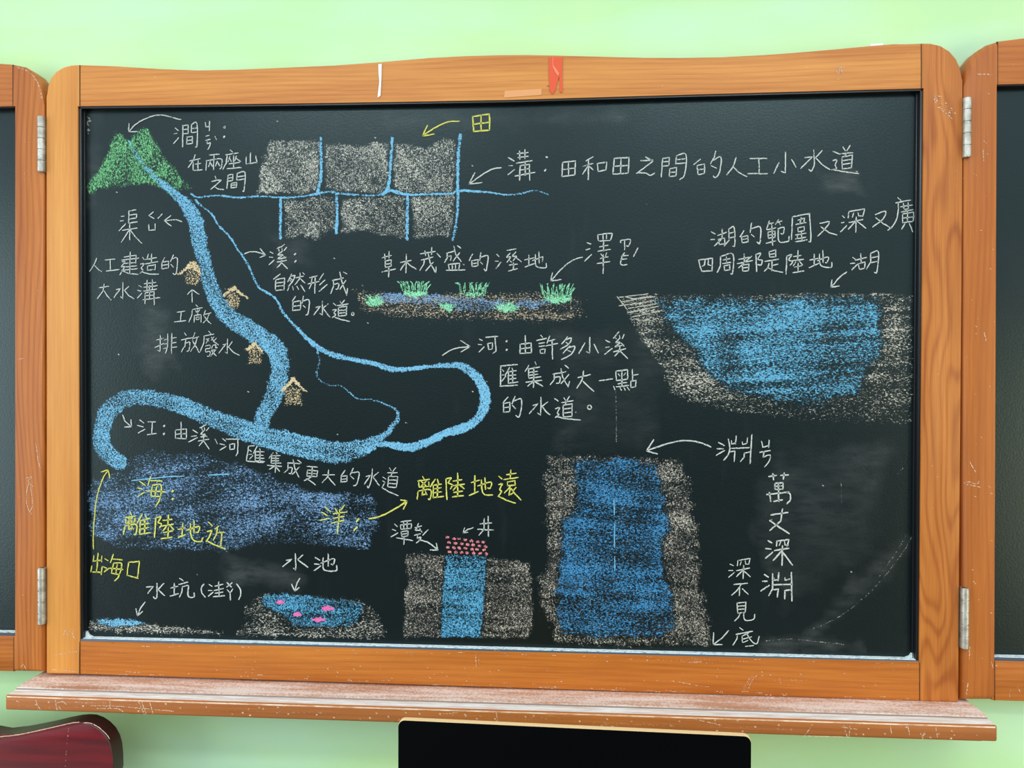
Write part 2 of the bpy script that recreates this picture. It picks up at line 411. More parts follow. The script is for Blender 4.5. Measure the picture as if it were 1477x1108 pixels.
bm = bmesh.new(); add_box(bm, -0.999, 1.001, -0.0887, -0.0860, z0 - 0.0098, z0 - 0.0068, 0.0008); we = from_bm('worn_highlight', bm, m_worn_lit, tray); we['label'] = 'pale worn front edge with painted highlight'  # worn strip whose cream colour also paints the highlight of the rounded edge
bm = bmesh.new(); add_box(bm, -0.74, 0.98, -0.080, 0.044, 0.7935, 0.7976, 0.001)
from_bm('underside_batten', bm, m_wing_rail, tray)

# ------------------------------------------------------------------ chalk drawings
def chalk_mat(name, rgb, scale=240.0, stretch=(1, 1, 1), rot=0.0, dist=0.0, sharp=10.0, boost=0.98):
    m = bpy.data.materials.new(name); m.use_nodes = True; nt = m.node_tree; nt.nodes.clear()
    out = nt.nodes.new('ShaderNodeOutputMaterial'); df = nt.nodes.new('ShaderNodeBsdfDiffuse'); tr_ = nt.nodes.new('ShaderNodeBsdfTransparent'); mx = nt.nodes.new('ShaderNodeMixShader')
    v = coords(nt, stretch, (0, rot, 0))
    n = noise(nt, v, scale, 2.0, 0.6, dist)
    at_ = nt.nodes.new('ShaderNodeAttribute'); at_.attribute_name = 'chalk_load'
    thr = math_(nt, 'SUBTRACT', 0.775, math_(nt, 'MULTIPLY', at_.outputs['Fac'], 0.55))
    a = math_(nt, 'ADD', math_(nt, 'MULTIPLY', math_(nt, 'SUBTRACT', n, thr), sharp), 0.5, True)
    nt.links.new(math_(nt, 'MULTIPLY', a, 0.92), mx.inputs[0])
    c = lin(*rgb)
    n2 = noise(nt, coords(nt), 420.0, 1.0)
    dark = tuple(x * 0.62 for x in c[:3]) + (1,)
    nt.links.new(mix_(nt, ramp(nt, n2, 0.3, 0.62), dark, tuple(min(1, x * boost) for x in c[:3]) + (1,)), df.inputs[0])
    nt.links.new(tr_.outputs[0], mx.inputs[1]); nt.links.new(df.outputs[0], mx.inputs[2]); nt.links.new(mx.outputs[0], out.inputs[0])
    return m
WHITE = chalk_mat('white_chalk', (226, 234, 230), 380, sharp=6, boost=0.86)
YELLOW = chalk_mat('yellow_chalk', (240, 240, 122), 380, sharp=6, boost=0.9)
GREY = chalk_mat('grey_chalk', (222, 224, 214), 330, dist=1.4, sharp=10)
GREYH = chalk_mat('grey_chalk_hatched', (216, 214, 202), 340, (0.62, 1, 1.1), 0.10, 1.0, sharp=10)
EARTH = chalk_mat('earth_grey_chalk', (214, 208, 196), 330, dist=1.2, sharp=10)
BROWN = chalk_mat('brown_chalk', (206, 190, 166), 340, (0.62, 1, 1.0), 0.0, 0.6, sharp=10)
BLUE = chalk_mat('light_blue_chalk', (136, 206, 246), 340, dist=0.8, sharp=10)
SEA = chalk_mat('sea_blue_chalk', (138, 182, 230), 330, (0.65, 1, 1.1), -0.15, 1.2, sharp=10)
LAKE = chalk_mat('lake_blue_chalk', (116, 194, 236), 340, (0.55, 1, 1.15), -0.08, 0.9, sharp=10)
DEEP = chalk_mat('deep_blue_chalk', (80, 156, 214), 340, (0.65, 1, 1.1), 0.1, 1.0, sharp=10)
WELL = chalk_mat('well_blue_chalk', (104, 186, 232), 330, dist=1.0, sharp=10)
GREEN = chalk_mat('green_chalk', (132, 212, 150), 330, (1, 1, 0.7), 0.5, 1.2, sharp=10)
GRASS = chalk_mat('mint_green_chalk', (160, 242, 196), 340, sharp=10)
TAN = chalk_mat('tan_chalk', (236, 214, 172), 340, sharp=10)
PINK = chalk_mat('pink_chalk', (246, 124, 190), 340, sharp=10)
ROSE = chalk_mat('rose_chalk', (240, 146, 154), 340, sharp=10)
SCUFF = chalk_mat('pale_scuff', (238, 210, 182), 330, sharp=10)  # also colours the painted highlight on the chair crest
HAZE = bpy.data.materials.new('wiped_chalk_haze'); HAZE.use_nodes = True
hn = HAZE.node_tree; hn.nodes.clear()
ho = hn.nodes.new('ShaderNodeOutputMaterial'); hm = hn.nodes.new('ShaderNodeMixShader'); hd = hn.nodes.new('ShaderNodeBsdfDiffuse'); ht = hn.nodes.new('ShaderNodeBsdfTransparent'); ha = hn.nodes.new('ShaderNodeAttribute')
ha.attribute_name = 'chalk_load'; hd.inputs[0].default_value = lin(214, 222, 224)
hv = noise(hn, coords(hn, (20, 1, 60), (0, 0.2, 0)), 1.0, 4.0, 0.65)
hn.links.new(math_(hn, 'MULTIPLY', math_(hn, 'MULTIPLY', ha.outputs['Fac'], ramp(hn, hv, 0.25, 0.75)), 0.11), hm.inputs[0])
hn.links.new(ht.outputs[0], hm.inputs[1]); hn.links.new(hd.outputs[0], hm.inputs[2]); hn.links.new(hm.outputs[0], ho.inputs[0])

YC = REC                                       # plane the chalk lies on
D2 = None
def px_to_plane(U, V, y):
    dx = (U - CX) / FPX; dz = -(V - CY) / FPX
    X = ROT[0, 0] * dx + ROT[0, 1] + ROT[0, 2] * dz
    Y = ROT[1, 0] * dx + ROT[1, 1] + ROT[1, 2] * dz
    Z = ROT[2, 0] * dx + ROT[2, 1] + ROT[2, 2] * dz
    k = (y - CAM[1]) / Y
    return np.stack([CAM[0] + X * k, np.full_like(X, y), CAM[2] + Z * k], -1)
def chalk_mesh(name, verts, faces, dens, mat, parent):
    me = bpy.data.meshes.new(name); me.from_pydata([tuple(v) for v in verts], [], faces)
    a = me.attributes.new('chalk_load', 'FLOAT', 'POINT'); a.data.foreach_set('value', np.asarray(dens, dtype=np.float32))
    return link(name, me, mat, parent)
rng = np.random.RandomState(5)
def vnoise(U, V, s, seed):
    r = np.random.RandomState(seed); G = r.rand(64, 64)
    x = U / s; y = V / s
    xi = np.floor(x).astype(int); yi = np.floor(y).astype(int); fx = x - xi; fy = y - yi
    fx = fx * fx * (3 - 2 * fx); fy = fy * fy * (3 - 2 * fy)
    g = lambda a, b: G[a % 64, b % 64]
    return (g(xi, yi) * (1 - fx) + g(xi + 1, yi) * fx) * (1 - fy) + (g(xi, yi + 1) * (1 - fx) + g(xi + 1, yi + 1) * fx) * fy
_seed = [10]
def grid_patch(name, sd_fn, bbox, dens, mat, parent, layer, feather=5.0, ragged=5.0, rscale=9.0, streak=0.0, angle=0.0, slen=60.0, swid=6.0, blotch=0.15, step=2.4, hole=None, inner=0.4):
    u0, v0, u1, v1 = bbox; pad = float(ragged) + 3
    us = np.arange(u0 - pad, u1 + pad, step); vs = np.arange(v0 - pad, v1 + pad, step)
    U, V = np.meshgrid(us, vs, indexing='ij')
    _seed[0] += 7; s = _seed[0]
    sd = sd_fn(U, V)                            # >0 inside
    if isinstance(sd, tuple):                   # a line: thin reaches keep cleaner edges
        sd, lw = sd; ragged = np.minimum(ragged, 0.22 * lw); feather = np.minimum(feather, 0.30 * lw)
    sd = sd + (vnoise(U, V, rscale, s) - 0.5) * 2 * ragged * 0.8 + (vnoise(U, V, rscale * 0.4, s + 1) - 0.5) * ragged
    k = np.clip(sd / feather + 0.35, 0, 1)
    ca, sa = math.cos(angle), math.sin(angle)
    A = U * ca + V * sa; B = -U * sa + V * ca
    st = vnoise(A / slen * 10, B / swid * 10, 10.0, s + 2) - 0.5
    D = dens + streak * 2 * st + (vnoise(U, V, 30.0, s + 3) - 0.5) * 2 * blotch
    D = np.clip(D, 0.08, 1.0) * k
    if hole is not None:                        # sparser where another chalk was rubbed over it
        hs = np.clip(sd_poly(hole)[0](U, V) / 12.0 + 0.3, 0, 1); D = D * (1 - (1 - inner) * hs)
    keep = k > 0.02
    idx = -np.ones(U.shape, int)
    cell = keep[:-1, :-1] | keep[1:, :-1] | keep[:-1, 1:] | keep[1:, 1:]
    use = np.zeros_like(keep)
    use[:-1, :-1] |= cell; use[1:, :-1] |= cell; use[:-1, 1:] |= cell; use[1:, 1:] |= cell
    idx[use] = np.arange(use.sum())
    P = px_to_plane(U[use], V[use], YC - 0.00025 * layer)
    ii, jj = np.nonzero(cell)
    faces = np.stack([idx[ii, jj], idx[ii, jj + 1], idx[ii + 1, jj + 1], idx[ii + 1, jj]], -1).tolist()
    return chalk_mesh(name, P, faces, D[use], mat, parent)
def sd_poly(P):
    P = np.array(P, float)
    def f(U, V):
        d = np.full(U.shape, 1e9); ins = np.zeros(U.shape, bool)
        for i in range(len(P)):
            a, b = P[i], P[(i + 1) % len(P)]
            e = b - a; t = np.clip(((U - a[0]) * e[0] + (V - a[1]) * e[1]) / max(1e-9, e @ e), 0, 1)
            d = np.minimum(d, np.hypot(U - a[0] - t * e[0], V - a[1] - t * e[1]))
            if a[1] != b[1]:
                c = ((a[1] > V) != (b[1] > V)) & (U < (b[0] - a[0]) * (V - a[1]) / (b[1] - a[1]) + a[0])
                ins ^= c
        return np.where(ins, d, -d)
    return f, (P[:, 0].min(), P[:, 1].min(), P[:, 0].max(), P[:, 1].max())
def fill(name, P, dens, mat, parent, layer=1, **kw):
    f, bb = sd_poly(P); return grid_patch(name, f, bb, dens, mat, parent, layer, **kw)
def sd_line(Ls):
    segs = []
    for L in Ls:
        C = catmull(L, 5)
        for a, b in zip(C[:-1], C[1:]): segs.append((a, b))
    allp = np.array([p for s in segs for p in s])
    def f(U, V):
        best = np.full(U.shape, -1e9); wid = np.ones(U.shape)
        for a, b in segs:
            e = b[:2] - a[:2]; L2 = e @ e
            if L2 < 1e-9: continue
            t = np.clip(((U - a[0]) * e[0] + (V - a[1]) * e[1]) / L2, 0, 1)
            d = np.hypot(U - a[0] - t * e[0], V - a[1] - t * e[1])
            ww = a[2] + (b[2] - a[2]) * t; cand = ww / 2 - d; m_ = cand > best
            best = np.where(m_, cand, best); wid = np.where(m_, ww, wid)
        return best, wid
    w = allp[:, 2].max()
    return f, (allp[:, 0].min() - w / 2, allp[:, 1].min() - w / 2, allp[:, 0].max() + w / 2, allp[:, 1].max() + w / 2)
def river(name, Ls, dens, mat, parent, layer=2, **kw):
    f, bb = sd_line(Ls); return grid_patch(name, f, bb, dens, mat, parent, layer, **kw)

def ribbons(name, strokes, width, mat, parent, layer=3, dens=0.82, jitter=0.25, y=None, smooth_min=4):
    """strokes: lists of (u, v) photo points on the board plane; every stroke a thin chalk line"""
    verts, faces, D = [], [], []
    yy = (YC if y is None else y) - 0.00025 * layer
    for S in strokes:
        sw = width
        if isinstance(S[0], float): sw, S = S[0], S[1:]
        P = [np.array(p, float) for p in S]
        if len(P) == 1: P = [P[0] - (0.9, 0.4), P[0] + (0.9, 0.4)]
        w0 = sw * 0.85
        if len(P) == 2 and np.hypot(*(P[1] - P[0])) < 2.2: w0 = sw * 2.1
        if len(P) >= smooth_min: P = catmull(P, 4)
        Q = [P[0]]
        for a, b in zip(P[:-1], P[1:]):
            n = max(1, int(np.hypot(*(b - a)) / 3.0))
            for k in range(1, n + 1): Q.append(a + (b - a) * k / n)
        n = len(Q); base = len(verts)
        press = random.uniform(-0.06, 0.06)
        for i, q in enumerate(Q):
            t = Q[min(i + 1, n - 1)] - Q[max(i - 1, 0)]; L = np.hypot(*t)
            t = t / L if L > 1e-9 else np.array([1.0, 0])
            nn = np.array([-t[1], t[0]])
            e = 0.72 if i in (0, n - 1) else 1.0
            w = w0 * e * (1 + random.uniform(-0.18, 0.18)) / 2
            off = nn * random.uniform(-jitter, jitter)
            ext = -t * 0.4 if i == 0 else (t * 0.4 if i == n - 1 else 0 * t)
            for sgn in (-1, 1):
                p = q + off + nn * w * sgn + ext; verts.append(p); D.append(np.clip(dens + press + random.uniform(-0.12, 0.1), 0.2, 1))
        for i in range(n - 1):
            a = base + 2 * i; faces.append((a, a + 1, a + 3, a + 2))
    A = np.array(verts)
    return chalk_mesh(name, px_to_plane(A[:, 0], A[:, 1], yy), faces, D, mat, parent)

# the writing: strokes, block by block: "@ ox oy scale" sets the frame of the numbers, "# name colour width label" opens a drawing
STROKES = """
@ 110 140 .2031
# chalk_arrow W 1.9
745 160 700 150 650 135 600 128 550 133 500 150 450 175 410 205 372 247;375 188 372 247;372 247 430 245
# chalk_writing W 1.9
702 220 725 238;692 262 716 258;690 330 708 312 726 288;757 200 755 355;757 205 795 198 795 258;760 232 795 227;760 262 795 258;818 195 857 188 857 340 845 355;818 195 818 255;820 225 855 220;820 252 855 248;785 285 785 335;785 285 825 279 825 330;787 310 823 305;785 335 825 330
917 180 920 212 950 208;948 172 945 240;920 278 945 272;918 308 952 301;930 303 928 330;928 332 952 326 946 350 935 372;985 280 997 302
! 2.4
1049 211 1056 217;1047 280 1053 285;1051 217 1055 213
! 1.9
805 455 880 437;845 410 830 450 795 500;830 465 830 520;845 477 885 470;865 450 865 518;838 523 895 517
945 412 1015 405;925 450 922 520;925 452 1030 440 1030 500 1018 510;978 410 975 516;952 458 940 495;952 465 968 492;1002 455 990 490;1002 462 1020 490
1093 375 1110 390;1060 410 1150 398;1072 412 1065 470 1040 515;1092 422 1078 460;1090 438 1102 458;1137 418 1125 455;1135 436 1168 458;1117 415 1117 505;1085 475 1160 465;1070 510 1172 500
1238 395 1235 470;1207 425 1207 475 1280 465;1275 418 1283 470
985 563 992 580;962 600 1010 590 1027 592 955 655;985 640 1010 655 1047 657
1078 555 1070 650;1078 555 1112 548 1110 592;1078 577 1110 572;1078 598 1110 592;1140 545 1198 535 1192 660 1180 668;1142 545 1140 590;1142 568 1195 560;1142 590 1193 582;1100 612 1100 645;1100 612 1140 607 1138 640;1102 628 1138 624;1100 645 1140 640
# chalk_writing W 1.8
318 848 340 845;312 880 335 878;305 950 350 900;375 810 425 800;373 808 372 895;375 838 430 832 428 862;378 866 428 860;372 895 435 887;328 947 432 930;380 905 380 1015;376 945 348 990 320 1030;385 945 425 1000 467 1040
548 815 515 842 552 864;610 830 580 862;515 905 517 947 562 943;560 900 561 948
# chalk_arrow W 1.7
750 885 710 872 665 875 625 880;672 842 625 880;625 880 675 915
@ 110 290 .2031
# chalk_writing W 1.7
145 405 130 445 95 500;126 455 150 480 180 502
205 420 275 412;242 420 243 490;213 498 305 487
340 398 425 385 424 442;322 420 445 405;340 445 425 437;345 468 430 460;330 492 435 480;383 362 380 514;325 432 345 432 320 468 342 468 310 525;322 492 370 515 440 520
513 378 500 410;490 417 570 402;535 375 535 440;485 447 580 432;505 462 505 492;505 462 562 452 560 488;507 492 560 486;470 400 482 415;455 448 480 446 462 478 475 490 452 514;470 505 520 520 585 520
628 402 612 430;610 432 608 482;610 434 655 427 655 475;612 457 655 451;608 482 655 475;690 382 668 432;680 412 718 406 712 505 698 522 688 512;672 450 690 470
160 618 232 605;198 590 190 640 150 695;198 640 220 672 248 703
332 578 330 692 315 680;285 630 314 622 268 685;374 608 340 635;342 634 372 672 410 694
445 600 465 612;435 634 460 640;435 690 467 655;483 588 565 577;478 613 577 601;502 562 502 628;540 558 540 625;478 640 572 626;520 600 520 690;490 652 488 730;490 652 552 642 554 738;490 674 552 667;473 702 594 686
# chalk_arrow W 1.7
822 718 822 628;790 662 822 628;822 628 872 662
# chalk_writing W 1.6
715 790 772 782;745 790 740 850;697 858 778 850
850 738 862 752;825 770 895 757;825 770 822 810 800 860;848 778 854 790;877 772 868 788;862 768 862 805;838 814 838 862;838 814 887 807 887 860;852 826 852 842;852 826 874 824 874 842;852 843 874 841;918 778 905 815;908 806 957 795;946 800 930 840 902 866;912 822 930 848 957 872
570 987 620 976;597 955 595 1068 580 1060;558 1040 622 1013;650 943 648 1035 633 1082;625 987 648 981;625 1017 648 1011;620 1050 645 1042;678 940 677 1082;678 975 710 970;678 1009 710 1004;678 1041 714 1036
768 935 780 955;745 987 822 970;777 985 772 1030 745 1072;777 1010 806 1005 800 1060 785 1068;842 935 826 985;833 977 870 964;860 972 845 1020 812 1068;825 992 848 1030 868 1068 876 1075
940 925 955 943;905 960 977 946;908 960 905 1010 882 1066;920 982 945 977 922 1010;930 985 940 995;978 965 958 988;996 975 980 992;960 968 980 1000 1010 1022;918 1030 950 1025 948 1046 922 1050 920 1072 950 1069 945 1100 930 1102;970 1025 962 1050;968 1027 992 1023 990 1040 1002 1042;960 1062 992 1056 955 1102;962 1067 995 1100
1075 980 1072 1082 1058 1072;1042 1020 1064 1014 1012 1080;1108 1000 1080 1040;1085 1042 1112 1072 1158 1096
# chalk_arrow W 1.8
1195 375 1230 362 1270 360 1310 370 1345 385;1305 338 1345 385;1345 385 1305 402
@ 350 340 .2031
# chalk_writing W 1.9
195 115 217 126;190 152 214 154;188 206 224 174;298 63 275 78 245 92;255 96 260 110;278 90 280 106;312 82 294 106;284 108 250 136 288 136 250 165 308 154;294 146 306 162;245 187 312 175;278 172 272 198 245 227;276 192 318 234
! 2.3
370 129 374 133;373 180 377 184
! 1.9
266 272 220 310;235 312 233 390;235 312 298 301 294 386;237 337 295 329;237 361 295 353;235 390 295 383
348 272 320 328;340 290 372 284 350 330 325 360;338 305 352 312;334 318 346 326;378 298 432 288;408 265 406 305 372 348;408 305 442 336;428 262 438 276;328 368 320 390;355 360 362 386;385 360 397 382;412 352 442 396
475 298 530 286;463 342 542 325;492 295 488 345 472 377;515 290 512 410;576 268 545 312;586 315 545 350;600 348 542 396
637 318 716 300;645 318 645 360 625 412;645 347 682 340 676 377 660 380;690 258 705 330 740 424;738 424 745 375;732 318 690 380;716 260 740 272
375 430 352 466;358 470 355 532;358 472 412 462 410 527;358 502 408 497;356 532 410 527;432 430 424 480;425 467 472 458 466 550 448 564;430 495 445 512
567 466 567 562 548 552;520 510 552 502 506 562;607 484 570 514;574 518 592 545 620 578
692 465 700 481;724 458 706 482;672 497 750 484;705 486 698 506;680 510 680 572;680 510 740 501 736 566;682 532 736 526;682 552 736 546;680 572 736 566;644 480 662 496;638 528 666 526 650 550 662 562 636 582;655 580 700 596 760 609
! 1.7
782 546 774 552 774 562 784 566 791 558 786 547 780 546
# chalk_writing W 1.9
990 157 1057 140;1008 130 1012 172;1040 112 1040 162;1012 180 1014 226;1012 180 1056 172 1056 216;1014 203 1056 196;1014 226 1056 218;988 258 1087 236;1038 222 1037 293
1120 190 1197 175;1162 132 1160 264;1158 188 1140 215 1120 245;1165 188 1195 215 1232 238
1262 130 1368 112;1295 108 1300 142;1342 83 1342 135;1268 174 1352 152;1290 172 1285 205 1258 248;1318 128 1330 192 1372 264;1372 264 1374 222;1354 188 1300 250;1380 125 1404 154
@ 640 300 .2031
20 322 78 305;25 322 25 355 6 387;25 345 54 340 48 372;72 270 85 330 125 382;112 318 68 378;97 268 122 286;33 400 40 440;33 402 112 392 108 432;60 402 62 434;84 400 84 432;18 443 152 440
206 328 180 374;198 372 202 418;200 374 245 367 243 410;203 396 243 389;203 418 245 410;265 318 255 372;258 352 314 340 308 410 300 448 286 432;262 385 276 400
378 328 392 346;365 378 388 378;372 430 407 384;450 302 514 291;474 318 448 350 476 348 448 386;466 372 482 384;512 312 488 345 518 342 492 376;518 356 552 382;465 406 524 398;495 388 495 436;460 448 525 430
575 370 640 354;605 335 605 412;578 420 645 395;630 374 704 346 700 382;677 312 677 392;650 330 652 395 668 420 724 424 728 394
# chalk_writing W 1.9
1018 246 1047 258;1010 298 1040 290;1000 378 1050 330;1092 190 1100 236;1092 190 1185 180 1196 190 1185 230;1130 192 1132 224;1156 190 1156 220;1100 236 1185 230;1105 277 1167 266;1095 308 1184 294;1135 240 1136 306;1116 326 1126 342;1158 318 1148 342;1112 358 1168 346;1090 396 1180 381;1134 330 1132 466
1258 247 1258 232 1325 224 1312 270 1298 268;1285 234 1284 298;1262 342 1312 336;1256 368 1300 360;1284 318 1264 350 1258 402 1302 402;1380 284 1348 346
# chalk_arrow W 1.9
985 350 930 365 880 395 830 440 795 480 760 520;772 460 760 520;760 520 835 508
# chalk_arrow W 1.9
-10 1048 50 1010 110 992 188 985;120 942 188 985;188 985 122 1022
# chalk_writing W 2.0
252 932 274 943;245 970 270 971;250 1024 287 986;298 919 384 912;364 916 372 1018 350 1032;313 962 318 1006;315 962 346 958 346 1000;318 1006 346 1001
444 945 449 950;444 1006 449 1011
542 967 542 1032;542 967 622 959 622 1030;580 906 580 1032;544 1000 620 992;542 1034 622 1029
690 903 702 920;660 942 730 926;675 962 716 956;677 984 716 979;684 1006 686 1034;685 1007 720 1002 718 1030;686 1034 718 1030;754 910 734 960;748 945 792 934;724 980 810 962;770 940 772 1074
880 916 838 966;866 936 906 924 888 968 828 1004;868 954 886 966;896 980 848 1032;890 992 932 984 905 1040 836 1077;878 1010 902 1022
1038 918 1036 1032 1014 1020;1002 958 960 1034;1068 968 1098 1030
1150 940 1180 954;1150 990 1177 986;1143 1040 1197 998;1245 880 1205 926;1214 916 1226 932;1246 906 1252 926;1280 898 1268 930;1250 926 1222 956 1256 954 1216 986 1278 972;1262 960 1280 982;1205 1022 1292 1000;1252 986 1246 1020 1215 1052;1250 1012 1272 1036 1308 1070
@ 640 440 .2031
402 434 524 422;405 440 403 576;398 577 524 569;414 460 426 472;413 498 428 496;412 542 442 505;468 443 436 502;460 462 458 556;460 476 516 466;484 448 490 464;465 503 512 496;463 528 514 521;458 556 528 546;490 468 490 550
605 428 578 472;648 405 658 425;603 450 603 516;605 456 682 440;606 480 668 470;606 500 668 491;605 520 690 509;640 440 640 512;583 549 697 535;640 515 637 587;634 545 596 577;648 546 704 577
775 492 868 474;785 490 785 530 756 567;785 517 826 510 820 552 800 556;832 452 845 512 884 582;884 582 893 542;890 494 832 558;860 427 887 449
953 516 1042 494;993 468 985 528 946 592;990 542 1025 578 1067 614
1104 539 1200 525
1222 470 1226 536;1222 470 1306 460 1306 526;1265 468 1266 576;1240 488 1250 504;1292 483 1280 500;1227 537 1306 527;1237 560 1300 550;1225 582 1314 571;1206 578 1216 602;1253 588 1263 606;1280 587 1290 605;1303 582 1318 606;1340 456 1342 537;1342 500 1381 494;1328 541 1330 587;1328 541 1366 536 1362 582;1330 587 1362 582
457 653 420 697;426 697 424 762;428 699 471 690 468 756;428 730 470 724;424 763 468 757;508 648 484 702;500 682 552 670 546 762 530 797 512 785;488 712 512 737
691 655 689 782 666 768;633 714 670 702 606 772;740 688 696 722;702 724 722 752 754 780
788 665 814 683;793 737 822 730 808 765 818 780 793 800;808 795 860 806 972 818;853 660 865 679;893 648 876 678;838 694 920 680;872 686 862 706;848 712 848 796;848 712 912 702 910 791;850 740 910 733;850 767 910 761;848 796 910 791
1036 711 1022 720 1024 735 1038 741 1049 730 1044 715 1034 711
@ 950 190 .2031
# chalk_writing W 2.0
28 190 18 322;28 190 76 183 72 242;28 216 75 211;28 246 74 240;125 172 194 160 186 300 150 341;127 170 120 232;122 200 190 191;122 228 188 221;78 264 76 319;80 262 126 255 123 316;79 290 123 285;76 319 123 315
298 196 248 234;272 242 280 306;274 241 326 230 326 297;278 272 326 263;280 306 326 297;406 138 395 182 368 228;384 207 442 180 434 282 405 326 388 314;373 241 412 260
551 183 530 247 484 307;532 252 567 288 626 319
648 191 769 190;712 194 715 296;633 297 772 299
901 145 900 292 870 281;856 218 818 297;944 198 976 252
1100 130 1106 226 1086 279 1066 268;1038 184 1092 179 1008 262;1162 134 1110 191;1114 186 1160 232 1216 270
1238 140 1286 161;1238 206 1266 200 1254 236 1263 262 1228 272;1234 270 1330 286 1422 298;1308 108 1326 136;1360 98 1335 136;1288 157 1380 149;1335 151 1320 178;1300 180 1304 267;1302 180 1376 166 1369 256;1304 208 1369 197;1304 233 1369 224;1304 265 1369 256
# chalk_writing W 2.0
373 712 402 726;368 767 397 766;396 812 442 768;420 737 482 714;450 688 452 762;424 764 430 802;426 764 468 755 470 796;430 802 471 796;498 690 500 770 466 812;500 690 536 680 541 802 524 813;502 722 536 714;502 754 539 746
606 703 578 747;588 746 592 790;590 748 633 738 636 780;592 768 634 759;592 791 638 781;660 648 650 717;654 692 720 675 723 762 715 797 698 782;658 730 678 747
786 633 766 692;778 656 816 647;798 656 806 670;852 623 830 660;842 646 876 635;856 646 864 660;768 697 832 683;777 713 780 757;777 713 826 705 826 749;780 735 826 728;780 757 826 749;763 794 832 776;805 668 810 807;846 690 891 680 883 726 866 722;848 690 850 766 870 786 921 777 926 743
949 605 944 766;950 605 1062 584 1072 592 1081 768 1066 781;988 628 1036 615 1030 650;1012 608 1004 656;974 660 1047 645;990 682 990 710;990 682 1034 674 1035 702;990 711 1035 703;972 734 1048 721;988 740 982 762;1014 712 1018 768;972 762 1046 750;970 784 1056 768
1144 651 1212 640 1180 692 1128 742;1153 675 1210 717 1266 733
@ 1000 260 .2302
935 223 947 236;928 268 944 264;922 324 962 284;975 195 970 237;977 197 1074 179 1062 227;1005 205 996 232;1030 200 1036 224 1056 224;975 266 1063 245;1020 230 1018 327;1014 260 970 307;1026 258 1082 301
1140 217 1206 194 1185 247 1123 293;1143 234 1190 272 1242 301
1280 110 1302 126;1268 142 1362 124;1285 140 1280 220 1255 280 1218 313;1298 168 1372 155;1316 145 1320 182;1345 140 1349 180;1320 183 1350 179;1303 198 1380 185;1310 212 1312 267;1310 212 1380 200 1379 257;1342 188 1342 262;1312 238 1379 230;1312 267 1379 257;1326 274 1306 307;1354 270 1374 324
@ 950 190 .2031
# chalk_writing W 2.0
283 911 305 992;285 911 382 899 379 990;330 912 325 946 310 956;352 908 351 944 372 950;305 992 380 987
440 886 438 952 416 1000;440 886 527 869 526 1002 510 1007;458 911 507 901;482 888 482 932;453 937 512 928;464 952 468 987;464 952 504 945 506 982;468 987 506 982
568 907 647 892;608 868 608 932;558 938 667 915;660 883 568 968;595 946 598 992;595 948 641 940 639 987;598 968 639 962;598 992 639 987;690 870 696 994;690 873 726 864 704 906 736 914 726 946 704 943
784 852 790 892;785 852 832 840 831 887;788 871 830 865;790 892 831 887;753 922 852 905;805 914 805 988;808 950 847 940;785 936 775 965 750 991;774 966 822 987 882 999
910 882 905 1012;910 884 946 872 924 910 952 922 934 948;958 888 1012 878;990 843 988 917;948 918 1030 905;975 924 956 952;1000 920 1022 946;963 962 1017 952;990 932 990 992;953 1002 1032 989
1073 912 1132 900;1105 868 1105 952;1068 967 1137 935;1128 917 1202 889 1198 926 1184 930;1166 843 1169 930;1142 868 1145 932 1165 958 1226 963 1229 928
@ 1000 260 .2302
# chalk_writing W 2.0
1000 483 1020 498;984 522 1012 520;993 562 1032 524;1014 502 1086 484;1050 460 1052 518;1034 522 1040 560;1035 522 1076 512 1073 552;1040 560 1073 552;1110 460 1112 512 1084 557;1110 459 1160 449 1151 572 1134 577;1112 487 1154 479;1112 517 1153 509
# chalk_arrow W 2.0
962 575 920 605 890 640 862 671;868 624 862 671;862 671 914 662
@ 110 560 .2031
# chalk_arrow W 1.9
330 190 345 230 368 255 392 273;388 224 392 273;392 273 344 276
# chalk_writing W 1.8
450 226 480 248;434 265 477 276;440 319 487 291;509 240 564 240;540 240 535 326;504 330 570 322
! 2.3
622 265 628 271;619 322 625 328
! 1.8
705 296 704 357;705 296 784 290 781 359;745 240 745 359;708 327 782 322;706 357 781 359
828 296 862 318;818 342 854 338;798 383 862 350;922 260 878 282;890 284 896 300;910 280 912 297;942 280 924 302;908 300 884 326 918 328 884 348 926 340;915 332 930 348;866 376 942 362;905 350 900 377 873 410;906 378 925 402 944 432
985 362 1002 394
1040 358 1062 378;1020 396 1054 403;1020 440 1064 414;1064 362 1157 362;1148 364 1146 460 1134 480;1090 399 1092 436;1090 399 1126 395 1123 433;1092 436 1123 433
@ 340 560 .2031
92 412 76 516;92 412 132 410;74 516 196 529;98 438 112 450;95 470 116 470;98 502 122 480;152 413 126 462;140 445 138 517;142 452 202 452;170 428 176 448;142 476 196 478;142 496 202 498;138 517 206 521;172 450 172 520
266 458 238 498;286 455 294 466;255 480 252 534;258 480 316 478;258 499 306 499;258 516 306 516;250 534 322 533;285 478 285 532;224 548 326 556;285 535 280 598;276 555 238 577;285 560 312 590
368 531 456 537;372 540 370 577 344 602;372 564 400 566 395 602 378 606;408 508 420 572 449 634;452 560 402 612;440 511 466 531
506 555 580 562;510 580 505 622;510 582 582 588 576 626;508 603 576 609;505 624 573 629;545 560 540 630 486 657;503 642 540 666 566 687
617 616 702 616;660 581 654 627 614 670;658 632 680 660 706 689
776 583 748 622;750 625 748 668;752 626 791 622 789 661;752 647 789 644;749 668 789 663;836 568 813 617;824 602 876 600 860 680 836 694;818 626 839 646
972 573 962 652 944 706 934 696;926 628 956 619 914 682;1012 598 975 631;976 634 1020 692
